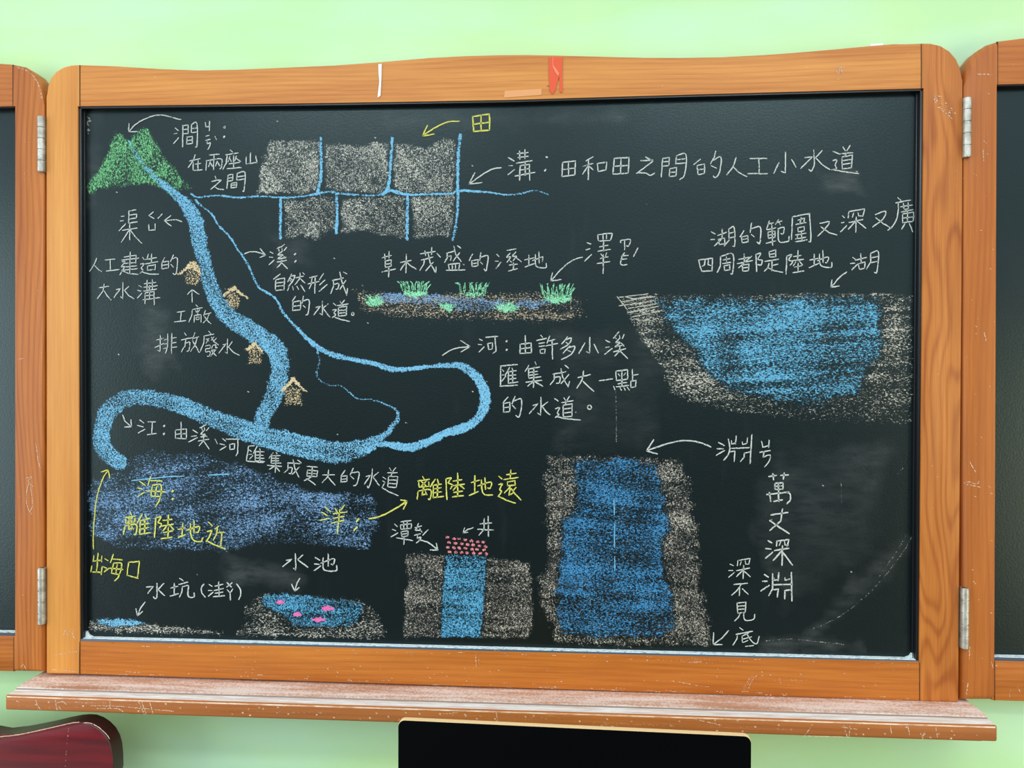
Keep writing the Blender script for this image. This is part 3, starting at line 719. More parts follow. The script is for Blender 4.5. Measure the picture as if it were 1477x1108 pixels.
1046 631 1066 646;1043 660 1062 668 1038 706;1038 706 1090 737 1154 763;1093 566 1106 586;1137 563 1115 591;1078 602 1147 600;1112 602 1100 624;1085 627 1079 702;1085 627 1152 628 1139 706;1085 652 1146 654;1082 677 1141 679;1079 700 1139 706
@ 540 650 .2031
# chalk_writing W 1.9
143 523 162 541;128 560 152 571;118 613 167 585;188 506 260 498;184 530 188 560;184 528 264 520 261 553;208 505 208 556;233 502 233 553;188 560 261 553;190 577 195 612;190 577 240 570 239 606;192 594 239 589;195 612 239 606;158 620 272 639;210 612 210 667
288 548 336 535;314 518 300 552 290 566 332 566;322 555 338 580;284 602 328 592;308 594 303 622;303 624 330 616 318 640 298 657;382 563 343 602
# chalk_writing W 1.9
750 521 834 515;733 559 847 566;780 483 778 560 743 602;808 466 810 611
# chalk_arrow W 2.1
315 636 345 640 385 655 420 680 450 709;440 658 450 709;450 709 396 705
# chalk_arrow W 1.8
702 548 665 560 630 586;641 549 630 586;630 586 664 582
@ 110 720 .2031
# chalk_writing W 2.1
572 598 574 686 562 706 548 694;498 626 547 622 508 670;622 598 580 645;584 646 605 665 628 686
670 631 724 620;696 598 696 676;666 689 727 672;733 563 762 580;728 606 792 590;752 625 750 660 733 697;754 623 797 615 792 670 805 697 838 694 836 666
906 603 889 630 892 667 917 699
943 607 966 620;938 649 964 650;938 690 972 660;985 619 1042 605;1012 588 1012 650;978 650 1047 636;985 670 1042 661;1014 652 1014 690;973 694 1054 686
1070 594 1102 626;1107 594 1068 626;1071 643 1092 666 1112 638;1092 666 1096 717
1138 603 1165 640 1168 677 1153 714
# chalk_arrow W 2.0
490 732 462 765 448 795 435 829;424 778 435 829;435 829 472 799
@ 330 740 .2031
# chalk_writing W 2.2
472 288 476 406 460 392;408 336 447 330 383 382;527 298 490 330;490 332 525 358 562 386
613 316 647 336;608 362 642 366;606 411 652 375;653 357 747 325 741 367 725 362;706 288 706 378;670 318 670 386 690 410 762 410 767 373
# chalk_arrow W 2.0
505 465 485 500 476 525 470 556;446 506 470 556;470 556 500 529
@ 760 620 .2031
# chalk_arrow W 2.3
1308 122 1250 98 1180 80 1110 78 1030 90 940 118 850 150;900 70 850 150;850 150 928 173
@ 960 610 .25728
# chalk_writing W 2.1
296 110 330 128;288 146 324 145;283 182 330 155;352 90 360 140 352 176 326 210;370 100 370 120 394 112;396 74 392 120;364 144 470 139;362 162 388 159 385 217;430 106 432 122 456 115;460 84 456 116;484 66 474 228;440 170 474 162;442 168 440 192 420 218
538 103 545 136 582 128;581 97 577 139;528 166 587 155;552 163 547 192;545 193 586 180 580 217 554 247
# chalk_writing W 2.5
578 302 622 295;602 283 606 320;645 296 690 291;666 280 660 317;612 340 615 374;612 340 659 335 657 372;632 338 635 442;614 357 656 353;615 374 657 372;566 402 692 388;582 390 590 442;680 390 698 400 699 432 680 454;605 440 656 432
590 516 687 502;656 482 645 552 583 604;583 547 625 577 694 622
574 660 597 673;560 706 592 708;560 760 602 724;625 662 622 692;625 662 692 655 682 692;645 666 638 688;666 662 670 684 688 688;610 716 692 704;655 688 653 800;650 720 603 772;658 726 712 798
553 850 577 866;543 888 570 888;533 943 582 911;600 845 600 930 578 970;608 870 610 884 632 878;634 840 630 886;602 908 712 906;606 936 632 932 626 978;668 868 670 882 696 876;706 838 708 1000;666 942 704 935;668 945 668 988
# chalk_writing W 1.9
361 792 380 801;354 828 377 828;353 866 387 838;405 772 402 802;405 772 474 760 466 792;425 778 418 798;446 774 450 792 464 794;397 829 472 815;438 800 435 874;432 829 398 862;440 831 474 864
383 906 460 900;425 906 400 940 370 966;416 925 413 970;430 930 464 962
400 1010 404 1068;402 1010 450 1005 446 1062;405 1029 447 1025;405 1047 446 1043;404 1068 448 1062;417 1070 408 1090 388 1112;438 1065 445 1106 492 1102 500 1073
@ 760 770 .27082
1133 500 1152 513;1113 536 1202 520;1120 536 1118 560 1097 593;1182 528 1144 546;1145 546 1148 580 1177 568;1145 562 1197 550;1172 533 1195 570 1223 587 1237 546;1164 601 1207 595
# chalk_arrow W 2.0
1074 516 1035 560 992 589;995 527 992 589;992 589 1040 591
@ 660 190 .2031
# chalk_arrow W 2.0
310 255 250 265 190 295 135 333 80 373;122 291 80 373;80 373 174 362
# chalk_writing W 2.1
360 184 402 209;364 240 390 240;358 306 404 269;423 157 502 148;428 184 502 175;440 136 442 197;478 126 478 192;418 224 530 205;445 240 440 346;447 241 510 232 512 346;480 214 480 312;448 271 512 262;408 316 550 288
! 4.2
628 178 638 184;618 280 628 268
! 2.1
747 218 740 320;745 218 837 208 833 307;788 215 788 310;745 270 833 258;740 320 833 307
962 178 912 208;890 247 962 225;930 203 928 342;926 245 888 302;936 246 962 272;992 226 998 282;992 226 1060 217 1053 273;998 282 1053 273
1112 190 1104 302;1112 190 1205 184 1217 192 1212 294;1160 188 1158 297;1110 247 1212 238;1104 302 1212 294
1335 180 1384 208;1300 206 1350 205 1386 209 1270 297;1285 292 1340 295 1365 310 1400 295
@ 480 0 .33853
# chalk_arrow Y 2.2
540 516 490 520 440 542 410 560 382 579;404 534 382 579;382 579 432 572
# chalk_writing Y 2.5 yellow chalk writing
596 495 600 562;595 497 657 488 667 492 668 556;632 493 632 556;600 530 666 521;600 560 668 554
@ 110 560 .2031
# chalk_arrow Y 2.0
122 1143 121 1050 130 900 150 760 188 645 228 580;177 595 228 580;228 580 239 637
# chalk_writing Y 2.1 yellow chalk writing
448 662 492 690;433 708 467 716;433 770 482 740;528 628 508 692;530 656 608 660;540 690 530 762;540 690 602 690 592 790 562 842;498 730 632 736;528 766 600 770;572 698 560 762
681 728 688 734;681 784 688 790
@ 340 560 .2031
# chalk_arrow Y 2.4
945 928 1020 912 1100 875 1160 840 1218 802;1171 795 1218 802;1218 802 1190 861
# chalk_writing Y 2.0 yellow chalk writing
630 843 672 876;608 880 652 906;596 938 664 925;706 856 722 882;774 828 746 866;690 892 792 880;690 924 770 910;680 958 772 938;738 862 730 950 720 1034
! 4.6
862 936 868 941;848 996 853 1001
@ 110 720 .2031
# chalk_writing Y 2.3 yellow chalk writing
385 92 392 116;348 132 422 120;366 134 402 166;400 130 363 166;352 140 352 172;352 172 416 165;416 136 416 166;346 187 334 250;346 189 427 182 423 246 410 252;386 166 368 218;368 218 402 206;395 194 407 216;467 110 432 172;455 150 450 252;456 152 522 138;488 113 500 136;456 182 516 171;456 212 516 203;450 250 527 238;488 142 485 242
566 128 555 272;565 132 602 127 580 166 607 176 590 207;613 152 682 144;656 112 650 188;608 192 692 178;640 194 616 227;666 188 692 217;618 238 687 225;655 202 650 272;602 282 682 270
723 216 772 204;756 173 752 257;723 272 777 254;783 222 872 194 868 232 848 236;836 153 836 242;810 173 815 256 840 297 886 300 900 273
938 163 967 191;928 232 962 225 945 266 922 302;933 300 985 326 1062 356;1012 193 985 212;1002 205 996 252 972 292;998 242 1052 234;1036 236 1024 347
# chalk_writing Y 2.1 yellow chalk writing
156 384 144 522;125 400 121 442 182 434;182 404 180 447;112 474 104 517 182 521;184 478 177 537
203 424 227 438;193 480 217 491;198 517 237 489;264 392 243 452;258 426 327 432;266 455 250 522;265 455 322 460 302 547 273 582;233 490 332 500;248 526 308 536;292 465 280 532
371 448 361 542;370 450 438 444 447 450 435 560;361 542 440 562
@ 540 650 .2031
# chalk_writing Y 2.3 yellow chalk writing
343 183 353 202;308 217 392 204;334 221 367 250;370 215 333 252;316 226 318 260 387 253;387 222 387 253;311 287 304 347;310 288 397 278 396 342 382 344;352 255 338 318;338 316 370 308;362 290 374 314;432 203 396 258;418 245 418 337;420 247 477 238;448 203 456 236;422 273 474 263;422 301 477 292;414 334 492 325;448 240 448 332
508 200 515 350;508 202 546 194 525 230 554 242 540 272;558 217 622 207;592 160 592 242;553 250 640 238;586 250 560 282;605 245 637 272;563 297 627 287;592 256 592 327;553 330 634 320
688 227 747 210;713 178 713 292;673 320 737 291;733 252 827 224 822 267 804 265;786 193 789 277;760 208 765 282 785 313 840 316
883 183 907 201;883 242 907 235 890 276 902 290 878 327;883 325 935 352 1002 374;938 172 1007 160;968 138 965 192;918 207 1022 190;945 222 945 250;945 222 998 214 1000 246;945 251 1000 246;966 255 923 302;966 267 955 317 986 300;1007 262 984 287;970 270 1000 310 1042 352
"""
PENS = {'W': WHITE, 'Y': YELLOW}
def load_strokes():
    fr = (0, 0, 1); cur = None; groups = []
    for ln in STROKES.strip().splitlines():
        if ln[0] == '@': fr = tuple(float(x) for x in ln[1:].split())
        elif ln[0] == '#':
            p = ln[1:].split(None, 3); cur = (p[0], p[1], float(p[2]), p[3] if len(p) > 3 else None, []); groups.append(cur); wid = cur[2]
        elif ln[0] == '!': wid = float(ln[1:])
        else:
            for s in ln.split(';'):
                n = [float(x) for x in s.split()]
                cur[4].append([wid] + [(fr[0] + n[i] * fr[2], fr[1] + n[i + 1] * fr[2]) for i in range(0, len(n), 2)])
    return groups
for nm, pen, w, lab, S in load_strokes():
    o = ribbons(nm, S, w, PENS[pen], board, 5, 0.78 if pen == 'W' else 0.82)
    if lab: o['label'] = lab
    elif pen == 'Y': o['label'] = 'yellow ' + nm.replace('_', ' ')

def Z(ox, oy, s, flat_):
    return [(ox + flat_[i] * s, oy + flat_[i + 1] * s) for i in range(0, len(flat_), 2)]
# mountain
fill('chalk_mountain', Z(110, 140, .2031, [62, 640, 140, 540, 215, 395, 245, 300, 262, 245, 285, 232, 310, 240, 340, 278, 372, 312, 388, 265, 450, 210, 490, 200, 515, 225, 560, 295, 640, 420, 720, 520, 800, 620, 835, 650, 770, 665, 690, 690, 640, 672, 570, 645, 480, 612, 400, 640, 330, 655, 270, 640, 160, 665, 85, 700]),
     0.46, GREEN, board, 1, feather=6, ragged=2.5, streak=0.08, angle=-1.0, slen=40, swid=10, blotch=0.10)
# fields
FLD = [[130, 235, 440, 232, 472, 255, 472, 560, 400, 598, 40, 600, 58, 500, 75, 380, 100, 290],
       [495, 262, 600, 250, 740, 282, 860, 248, 930, 262, 925, 570, 870, 598, 720, 592, 600, 585, 500, 565],
       [970, 262, 1080, 255, 1170, 290, 1230, 240, 1375, 235, 1380, 570, 1330, 595, 1080, 598, 960, 575, 945, 555],
       [225, 640, 480, 600, 575, 615, 575, 855, 480, 868, 470, 905, 420, 915, 415, 885, 235, 897],
       [605, 620, 870, 615, 930, 600, 1042, 612, 1045, 897, 880, 885, 740, 850, 605, 862],
       [1070, 610, 1370, 600, 1352, 890, 1085, 893]]
for k, p in enumerate(FLD):
    fill('chalk_field', Z(360, 150, .21666, p), (0.40, 0.42, 0.38, 0.39, 0.38, 0.42)[k], GREY, board, 1, feather=5, ragged=3, streak=0.05, angle=0.9, blotch=0.09)
# field ditches
river('chalk_ditch', [[(462.4, 199, 5), (463.5, 240, 5), (462, 262, 5), (458, 277, 6)], [(565.5, 199, 5), (563.5, 236, 5), (559.5, 272, 6), (552, 280, 6)], [(663.5, 196, 6), (660.5, 236, 5.5), (660, 276, 5)],
      [(404.8, 286.5, 4.2), (404.6, 315, 4.6), (404.8, 344, 4)], [(485.6, 280, 5.5), (486.2, 308, 5.5), (484.8, 336, 5)], [(588, 282, 5), (587.4, 312, 5), (587, 345, 4.5)], [(660.5, 277, 5), (659.5, 310, 4.6), (653.5, 346, 4)],
      [(276, 280, 3), (286, 284.5, 3.2), (313, 282, 3), (343, 285, 3), (374, 283, 3), (404, 285, 3.4), (430, 284, 3.4), (455, 280, 4), (473, 276.5, 4), (490, 279, 4), (512, 281, 3.2), (540, 282, 3.4), (552, 279, 5), (562, 274.5, 6), (575, 278, 5), (590, 281, 4), (620, 280, 3.6), (648, 279.5, 4), (660, 276, 5), (672, 275, 4.4), (690, 276.5, 3.6), (710, 278, 3), (730, 281, 2.8), (750, 279.5, 2.6), (768, 275.2, 2), (780, 276.5, 1.8), (791, 281, 1.6)]],
      0.66, BLUE, board, 3.6, feather=1.6, ragged=0.8, rscale=4, blotch=0.12, step=1.3)
# canal, stream and rivers
river('chalk_canal', [[(186, 203, 4.5), (195, 221, 6.5), (209.5, 241, 8.5), (230, 262, 10.5), (250, 278, 13), (266, 292, 19), (280, 315, 24), (287, 343, 24), (292, 366, 22), (297, 389.5, 22), (305, 416, 23), (315, 438, 26), (335.5, 461, 28), (364, 479, 28), (382, 491, 30), (397, 503, 31), (404, 523, 29), (402.5, 545, 29), (397, 566, 27), (389, 583, 26), (379, 604.7, 25), (374, 622, 26)]],
      0.54, BLUE, board, 2, feather=3, ragged=2.2, rscale=6, streak=0.06, angle=1.1, blotch=0.08, step=2.0)
river('chalk_great_river', [[(173, 667, 24), (153, 652, 27), (147, 631, 26), (149, 608.7, 27), (164, 586, 28), (191, 573.5, 25), (224, 575.5, 25), (262, 585.5, 26), (303, 602, 27), (343.6, 617, 30), (374, 628, 32), (411, 638, 34), (454, 648, 34), (488, 652.5, 32), (517, 648, 27), (541, 637.5, 18), (559, 623, 10), (573, 605, 7), (571, 592, 4.5), (553, 582, 3), (533, 576, 2.4), (518.7, 576, 2.2), (510.6, 572, 2.2), (498, 560.5, 2), (490, 556.5, 2), (476, 555.7, 2.1), (461.7, 549, 2.2), (456.6, 539, 2.3), (460.7, 520.7, 2.2), (457, 504.5, 2.2)]],
      0.52, BLUE, board, 2.6, feather=2.6, ragged=2.0, rscale=6, streak=0.08, angle=0.2, blotch=0.10, step=1.8)
river('chalk_stream', [[(282, 288, 3), (288, 295, 3), (305, 308.6, 3), (315, 325, 3), (331, 341, 3.2), (343.6, 361, 3.4), (351.7, 371, 4), (362, 391, 4), (372, 413, 4), (383, 421, 3.6), (394.5, 427.5, 3.6), (402, 438, 4), (409, 451.7, 4), (425, 470, 5.5), (441, 486, 7), (457.6, 500.5, 8.5), (482, 512.6, 8), (512.5, 518.7, 7), (539, 524.5, 8), (569, 533, 8.5), (594, 531.6, 7.5), (634, 527.5, 7.5), (650, 527, 8.5), (664, 528, 11), (681, 538, 14), (694.5, 554, 16), (700, 574, 16), (695, 596, 15), (678.6, 612.5, 14), (658, 620.5, 13), (640, 626, 12), (618, 637, 12), (594, 645.5, 13), (574, 643.5, 11), (558, 641, 9), (545, 641, 8)]],
      0.66, BLUE, board, 3.2, feather=1.8, ragged=1.3, rscale=5, blotch=0.10, step=1.6)
# sea
sea = fill('chalk_sea', [(167, 668), (187, 658), (205, 654), (220, 649), (252, 653), (297, 651), (313, 659), (344, 665), (384, 682), (415, 695), (441, 706), (490, 709), (535, 711), (547, 720), (544, 733), (550, 750), (544, 768), (536, 772), (540, 787), (525, 794), (488, 790), (442, 783), (381, 787), (362, 790), (329, 796), (252, 794), (165, 791), (158, 781), (124, 775), (126, 755), (133, 748), (125, 735), (126, 700), (136, 692), (171, 681)],
     0.36, SEA, board, 1, feather=7, ragged=4, streak=0.09, angle=-0.18, slen=120, swid=9, blotch=0.10)
ribbons('chalk_wave', [[(190, 693.5), (212, 691), (240, 688), (265, 687)], [(301, 685.6), (318, 684.6), (331, 683.8)]], 1.8, BLUE, sea, 3, 0.85)
# wetland with grass
wet = fill('chalk_wetland', [(508, 418), (533, 419), (573, 421), (640, 421), (701, 421), (782, 420), (822, 424), (843, 434), (844, 456), (823, 466), (792, 468), (752, 463), (690, 464), (640, 463), (614, 462), (553, 458), (517, 450), (514, 434)], 0.36, BROWN, board, 1, feather=9, ragged=3, streak=0.08, slen=80, swid=8, blotch=0.06)
o = fill('chalk_water', [(527, 434), (542, 423), (600, 422), (640, 424), (690, 428), (740, 432), (790, 426), (812, 434), (770, 445), (730, 448), (690, 450), (640, 445), (600, 440), (560, 440), (535, 442)], 0.46, SEA, wet, 2, feather=7, ragged=4, streak=0.10, slen=60, swid=7, blotch=0.12)
o['label'] = 'blue chalk water'
for (x0, x1, yt, yb, tall, nb) in ((577, 617, 409, 429, 1.0, 26), (527, 554, 424, 443, 0.35, 14), (658, 702, 411, 429, 1.0, 24), (779, 826, 412, 438, 0.9, 30), (712, 748, 434, 451, 0.3, 16), (632, 656, 436, 450, 0.3, 12)):
    b0 = [(x0 - 1, yb - 4), (x0 + (x1 - x0) * .2, yb - (yb - yt) * (.5 if tall > .5 else .85)), (x0 + (x1 - x0) * .75, yb - (yb - yt) * (.5 if tall > .5 else .9)), (x1 + 2, yb - 8), (x1 - 4, yb - 1), ((x0 + x1) / 2, yb + 1)]
    g = fill('chalk_grass', b0, 0.60, GRASS, wet, 3, feather=5, ragged=3, rscale=4, blotch=0.15, step=1.6); g['label'] = 'mint green chalk grass'
    S = []
    for _ in range(nb):
        u = random.uniform(x0 + 2, x1 - 2); h = (yb - yt) * tall * random.uniform(0.45, 1.0); v = yb - 5 - random.random() * 7; k_ = (u - (x0 + x1) / 2) / (x1 - x0)
        S.append([(u, v), (u + k_ * 5 + random.uniform(-1, 1), v - h * .55), (u + k_ * 13 + random.uniform(-3, 3), max(yt - 3, v - h))])
    g2 = ribbons('grass_blades', S, 1.4, GRASS, wet, 4, 0.70)
    g2['label'] = 'mint green chalk blades'
# lake
lake = fill('chalk_lake_bank', Z(880, 400, .31144, [25, 92, 120, 85, 250, 74, 600, 78, 900, 72, 1000, 68, 1300, 72, 1408, 82, 1405, 300, 1410, 690, 1200, 680, 900, 670, 600, 632, 400, 592, 270, 550, 240, 430, 180, 350, 120, 260, 60, 150]), 0.32, GREYH, board, 1, feather=7, ragged=3, streak=0.14, angle=-0.06, slen=110, swid=6, blotch=0.08, hole=Z(880, 400, .31144, [200, 105, 400, 88, 700, 100, 900, 82, 1150, 78, 1240, 95, 1265, 200, 1270, 340, 1210, 440, 1150, 545, 900, 610, 650, 560, 500, 505, 430, 430, 390, 350, 270, 250, 230, 160]))
o = fill('chalk_lake_water', Z(880, 400, .31144, [200, 105, 400, 88, 700, 100, 900, 82, 1150, 78, 1240, 95, 1265, 200, 1270, 340, 1210, 440, 1150, 545, 900, 610, 650, 560, 500, 505, 430, 430, 390, 350, 270, 250, 230, 160]), 0.45, LAKE, lake, 2, feather=16, ragged=6, streak=0.13, angle=-0.06, slen=150, swid=6, blotch=0.10)
o['label'] = 'light blue chalk water'
ribbons('chalk_hatching', [[(892, 429), (935, 424)], [(897, 435), (944, 428)], [(893, 441), (938, 435)], [(906, 445), (948, 438)], [(905, 451), (950, 442)], [(912, 457), (955, 448)], [(900, 428), (915, 431), (940, 427)], [(916, 440), (946, 433)], [(890, 428), (905, 447)]], 1.4, GREYH, lake, 3, 0.75)
# factories along the canal
for roof, bx in (([(255, 396), (274, 376.5), (283, 376.5), (292, 395), (288, 397), (279, 388), (270, 390), (262, 397)], (266.5, 392, 290, 412.5)), ([(319, 426), (336.5, 411), (360, 430), (356, 432), (337, 420), (327, 428)], (326, 424, 346.5, 446)),
                 ([(352, 504.5), (368, 491.5), (384, 511), (379, 512), (368, 501), (357, 507)], (356, 504, 377.5, 525.5)), ([(403.5, 564), (423, 543), (446, 566), (440, 567), (423, 552), (409, 566)], (409.5, 561, 436.5, 585.5))):
    h = fill('chalk_factory', [(bx[0], bx[1] + 2), ((bx[0] + bx[2]) / 2, bx[1] - 8), (bx[2], bx[1] + 2), (bx[2], bx[3]), (bx[0], bx[3] - 1)], 0.42, TAN, board, 3, feather=4, ragged=2.5, rscale=5, blotch=0.08, step=1.5)
    r = fill('chalk_roof', roof, 0.70, TAN, h, 4, feather=2.5, ragged=1.5, rscale=4, blotch=0.08, step=1.3)
# puddle, pond, well, abyss
pud = fill('chalk_puddle_bank', Z(110, 720, .2031, [75, 890, 95, 858, 200, 860, 300, 868, 520, 880, 640, 890, 760, 898, 900, 915, 1042, 932, 1035, 972, 800, 968, 600, 966, 300, 955, 80, 940]), 0.40, GREYH, board, 1, feather=6, ragged=2.5, streak=0.10, blotch=0.06, hole=Z(110, 720, .2031, [110, 856, 200, 848, 330, 843, 440, 858, 515, 888, 400, 906, 250, 914, 180, 894]))
o = fill('chalk_puddle', Z(110, 720, .2031, [110, 856, 200, 848, 330, 843, 440, 858, 515, 888, 400, 906, 250, 914, 180, 894]), 0.64, BLUE, pud, 2, feather=5, ragged=1.5, blotch=0.08); o['label'] = 'light blue chalk water'
pond = fill('chalk_pond_bank', Z(330, 740, .2031, [30, 872, 45, 832, 108, 782, 105, 660, 165, 600, 225, 568, 500, 575, 930, 620, 1010, 650, 1070, 730, 1100, 820, 1135, 872, 1080, 908, 600, 892, 100, 878]), 0.36, GREYH, board, 1, feather=5, ragged=3, streak=0.12, slen=60, blotch=0.08, hole=Z(330, 740, .2031, [240, 580, 400, 568, 650, 590, 850, 612, 962, 640, 945, 700, 920, 780, 850, 815, 600, 826, 450, 800, 400, 750, 330, 710, 240, 660]))
o = fill('chalk_pond', Z(330, 740, .2031, [240, 580, 400, 568, 650, 590, 850, 612, 962, 640, 945, 700, 920, 780, 850, 815, 600, 826, 450, 800, 400, 750, 330, 710, 240, 660]), 0.45, WELL, pond, 2, feather=5, ragged=2, blotch=0.08, streak=0.08); o['label'] = 'blue chalk water'
for x, y, w, h in ((365, 635, 72, 34), (700, 679, 92, 46), (482, 722, 84, 34), (637, 758, 104, 42)):
    cxp, cyp = 330 + x * .2031, 740 + y * .2031; a, b_ = w * .2031 / 2, h * .2031 / 2
    f = fill('chalk_fish', [(cxp - a, cyp), (cxp - a * .4, cyp - b_ * .8), (cxp + a * .3, cyp - b_), (cxp + a * .55, cyp - b_ * .3), (cxp + a, cyp - b_ * .6), (cxp + a * .9, cyp + b_ * .8), (cxp + a * .5, cyp + b_ * .4), (cxp - a * .3, cyp + b_ * .9)], 0.95, PINK, pond, 3, feather=1.5, ragged=1, rscale=3, blotch=0.08, step=1.0); f['label'] = 'pink chalk fish'
well = fill('chalk_well_ground', [(584, 797), (641, 799), (672, 800), (703, 802), (735, 806), (763, 811), (767, 830), (770, 868), (769, 909), (760, 922), (697, 921), (637, 920), (580, 921), (583, 890), (580, 870), (585, 840)], 0.35, EARTH, board, 1, feather=4, ragged=2.5, streak=0.07, blotch=0.06, hole=[(642.5, 799), (672, 799.5), (703, 802), (700, 860), (695, 921), (665, 920), (634, 921), (637, 860)])
o = fill('chalk_well_water', [(642.5, 799), (672, 799.5), (703, 802), (700, 860), (695, 921), (665, 920), (634, 921), (637, 860)], 0.48, WELL, well, 2, feather=3, ragged=1.5, streak=0.08, blotch=0.06); o['label'] = 'blue chalk water'
blobs = []
for r in range(4):
    for c in range(7):
        fx = (c + 0.5 + (0.35 if r % 2 else 0) + random.uniform(-.12, .12)) / 7.4; fy = (r + 0.5) / 4.15
        u = 641.5 + 64 * fx; v = 771.5 + 10 * fx + fy * (29.5 - 8.5 * fx)
        blobs.append([(u - 2.2, v + random.uniform(-.8, .8)), (u - .3, v - .4), (u + 2.0, v + random.uniform(-.6, .9))])
o = ribbons('chalk_well_bricks', blobs, 4.3, ROSE, well, 3, 0.66, 0.5, smooth_min=9); o['label'] = 'rose chalk bricks'
abyss = fill('chalk_abyss_bank', [(787, 659), (806, 655), (840, 657), (942, 660), (975, 661), (986, 672), (998, 700), (1002, 740), (1010, 772), (1013, 800), (1010, 838), (1022, 878), (1024, 921), (1020, 934), (900, 933), (811, 930), (797, 926), (794, 900), (781, 886), (778, 868), (774, 836), (788, 818), (789, 803), (788, 732), (782, 701), (786, 671)], 0.36, EARTH, board, 1, feather=8, ragged=5, streak=0.05, blotch=0.08, hole=[(821, 663), (860, 661), (902, 659), (949, 668), (955, 697), (964, 737), (970, 762), (958, 782), (958, 815), (962, 830), (974, 867), (976, 905), (955, 921), (868, 924), (808, 917), (800, 886), (801, 835), (808, 797), (808, 750), (829, 734), (827, 691)])
o = fill('chalk_abyss_water', [(821, 663), (860, 661), (902, 659), (949, 668), (955, 697), (964, 737), (970, 762), (958, 782), (958, 815), (962, 830), (974, 867), (976, 905), (955, 921), (868, 924), (808, 917), (800, 886), (801, 835), (808, 797), (808, 750), (829, 734), (827, 691)], 0.42, DEEP, abyss, 2, feather=9, ragged=5, streak=0.10, angle=0.1, slen=70, swid=8, blotch=0.10); o['label'] = 'deep blue chalk water'
ribbons('chalk_depth_line', [[(885.6, 720), (886, 743)], [(886.6, 757), (886.2, 790)], [(886.6, 803), (886.8, 823)]], 1.4, BLUE, abyss, 4, 0.95, 0.1)
# wiped, hazy places
for p, k in (([(326, 800), (395, 812), (440, 832), (425, 850), (332, 838)], 0.8), ([(203, 420), (245, 450), (252, 530), (222, 546), (200, 505)], 0.6), ([(395, 345), (440, 348), (446, 378), (400, 382)], 0.5), ([(800, 480), (945, 470), (950, 640), (800, 650)], 0.22),
             ([(1095, 922), (1170, 918), (1240, 936), (1100, 944)], 0.7), ([(1120, 640), (1290, 640), (1250, 800), (1130, 880), (1080, 760)], 0.3), ([(1180, 250), (1240, 246), (1246, 280), (1190, 278)], 0.7), ([(1260, 800), (1318, 770), (1290, 830), (1200, 905), (1160, 915)], 0.5), ([(560, 170), (900, 160), (900, 176), (560, 180)], 0.6), ([(126, 160), (146, 160), (142, 300), (126, 300)], 0.6)):
    fill('chalk_haze', p, k, HAZE, board, 0.5, feather=22, ragged=10, rscale=24, blotch=0.2, step=4)
# traces of earlier chalk: the wiped arc and hairlines
for S in ([[(1317, 772), (1300, 800), (1272, 836), (1240, 868), (1205, 893), (1170, 908)]], [[(1309, 770), (1292, 798), (1268, 832)]], [[(1100, 925), (1140, 922), (1180, 926), (1220, 930)]], [[(888, 565), (889, 600), (889, 640)]], [[(1213, 692), (1214, 726)]], [[(1294, 686), (1303, 674)]]):
    ribbons('chalk_smear', S, 1.4, GREY, board, 1, 0.28, 0.4)
sp = [[(126 + random.random() * 5, 168 + random.random() * 26)] for _ in range(12)] + [[(random.uniform(130, 1310), random.uniform(165, 920))] for _ in range(30)]
o = ribbons('chalk_specks', sp, 1.0, GREY, board, 1, 0.5); o['kind'] = 'stuff'

# ------------------------------------------------------------------ tape, paper strip and scuffs on the frames
def flat(name, pts, mat, parent, y=-0.0012, th=0.0004):
    bm = bmesh.new(); add_prism(bm, pxpoly(pts, y), y, y + th); return from_bm(name, bm, mat, parent, smooth=False)
m_tape = plain('red_orange_tape', lin(226, 78, 22), 0.35)
t = flat('tape', [(792, 82.6), (811, 83.0), (811, 133), (807.2, 133), (806.5, 110), (804, 117), (800.5, 131), (797, 136), (793, 131), (791.4, 105)], m_tape, board); t['label'] = 'torn red tape'
flat('tape_fold', [(797, 82.8), (798, 82.8), (798.2, 94), (802, 99), (806.8, 106), (804.6, 109.5), (800.5, 103.5), (797.2, 96)], plain('tape_fold', lin(240, 132, 92), 0.35), t, -0.0020)
t = flat('paper_strip', [(545.6, 92.6), (550.6, 92.0), (550.2, 112), (548.8, 138), (544.8, 141), (544.6, 139), (547.0, 118), (545.8, 104)], plain('white_strip', lin(240, 242, 236), 0.6), board); t['label'] = 'narrow white strip'
t = flat('tape_residue', [(728, 131), (781, 128), (781, 137), (727, 141)], plain('tape_residue', lin(226, 160, 104), 0.6), board, -0.0002); t['label'] = 'pale tape residue'

def scuffs(strokes, parent, w=1.2, dens=0.6, y=0.0): 
    o = ribbons('scuff_mark', strokes, w, SCUFF, parent, 2, dens, 0.3, y); o['kind'] = 'stuff'; return o
scuffs([[(1206, 97), (1207, 106)], [(1208, 97), (1209, 107)], [(1210, 97), (1211, 106)], [(1213, 98), (1214, 104)], [(1216, 97), (1215, 105)], [(1206, 98), (1217, 97)], [(1208, 115), (1213, 113)]], board, 1.3)
sp = [[(1346 + random.random() * 6, 137 + random.random() * 4)] for _ in range(6)] + [[(1350 + a * 22 + random.uniform(-7, 7), 140 + a * 30 + random.uniform(-6, 6))] for a in np.linspace(0, 1, 42)]
scuffs(sp, board, 0.9, 0.55)
scuffs([[(1085, 974), (1082, 981), (1077, 990), (1073, 996)], [(1088, 976), (1084, 984), (1079, 995)], [(1082, 976), (1076, 986), (1071, 996)], [(1086, 977), (1096, 976), (1101, 974)], [(686, 939), (687, 962)], [(690, 946), (691, 958)], [(980, 984), (1000, 988), (1022, 991)], [(700, 936), (720, 938)]], board, 1.6, 0.42)
sp = [[(random.uniform(130, 1310), 0)] for _ in range(50)]
sp = [[(s[0][0], 928 + (s[0][0] - 115) * 0.0262 + random.random() ** 0.6 * 42)] for s in sp]
scuffs(sp, board, 0.62, 0.55)
sp = []
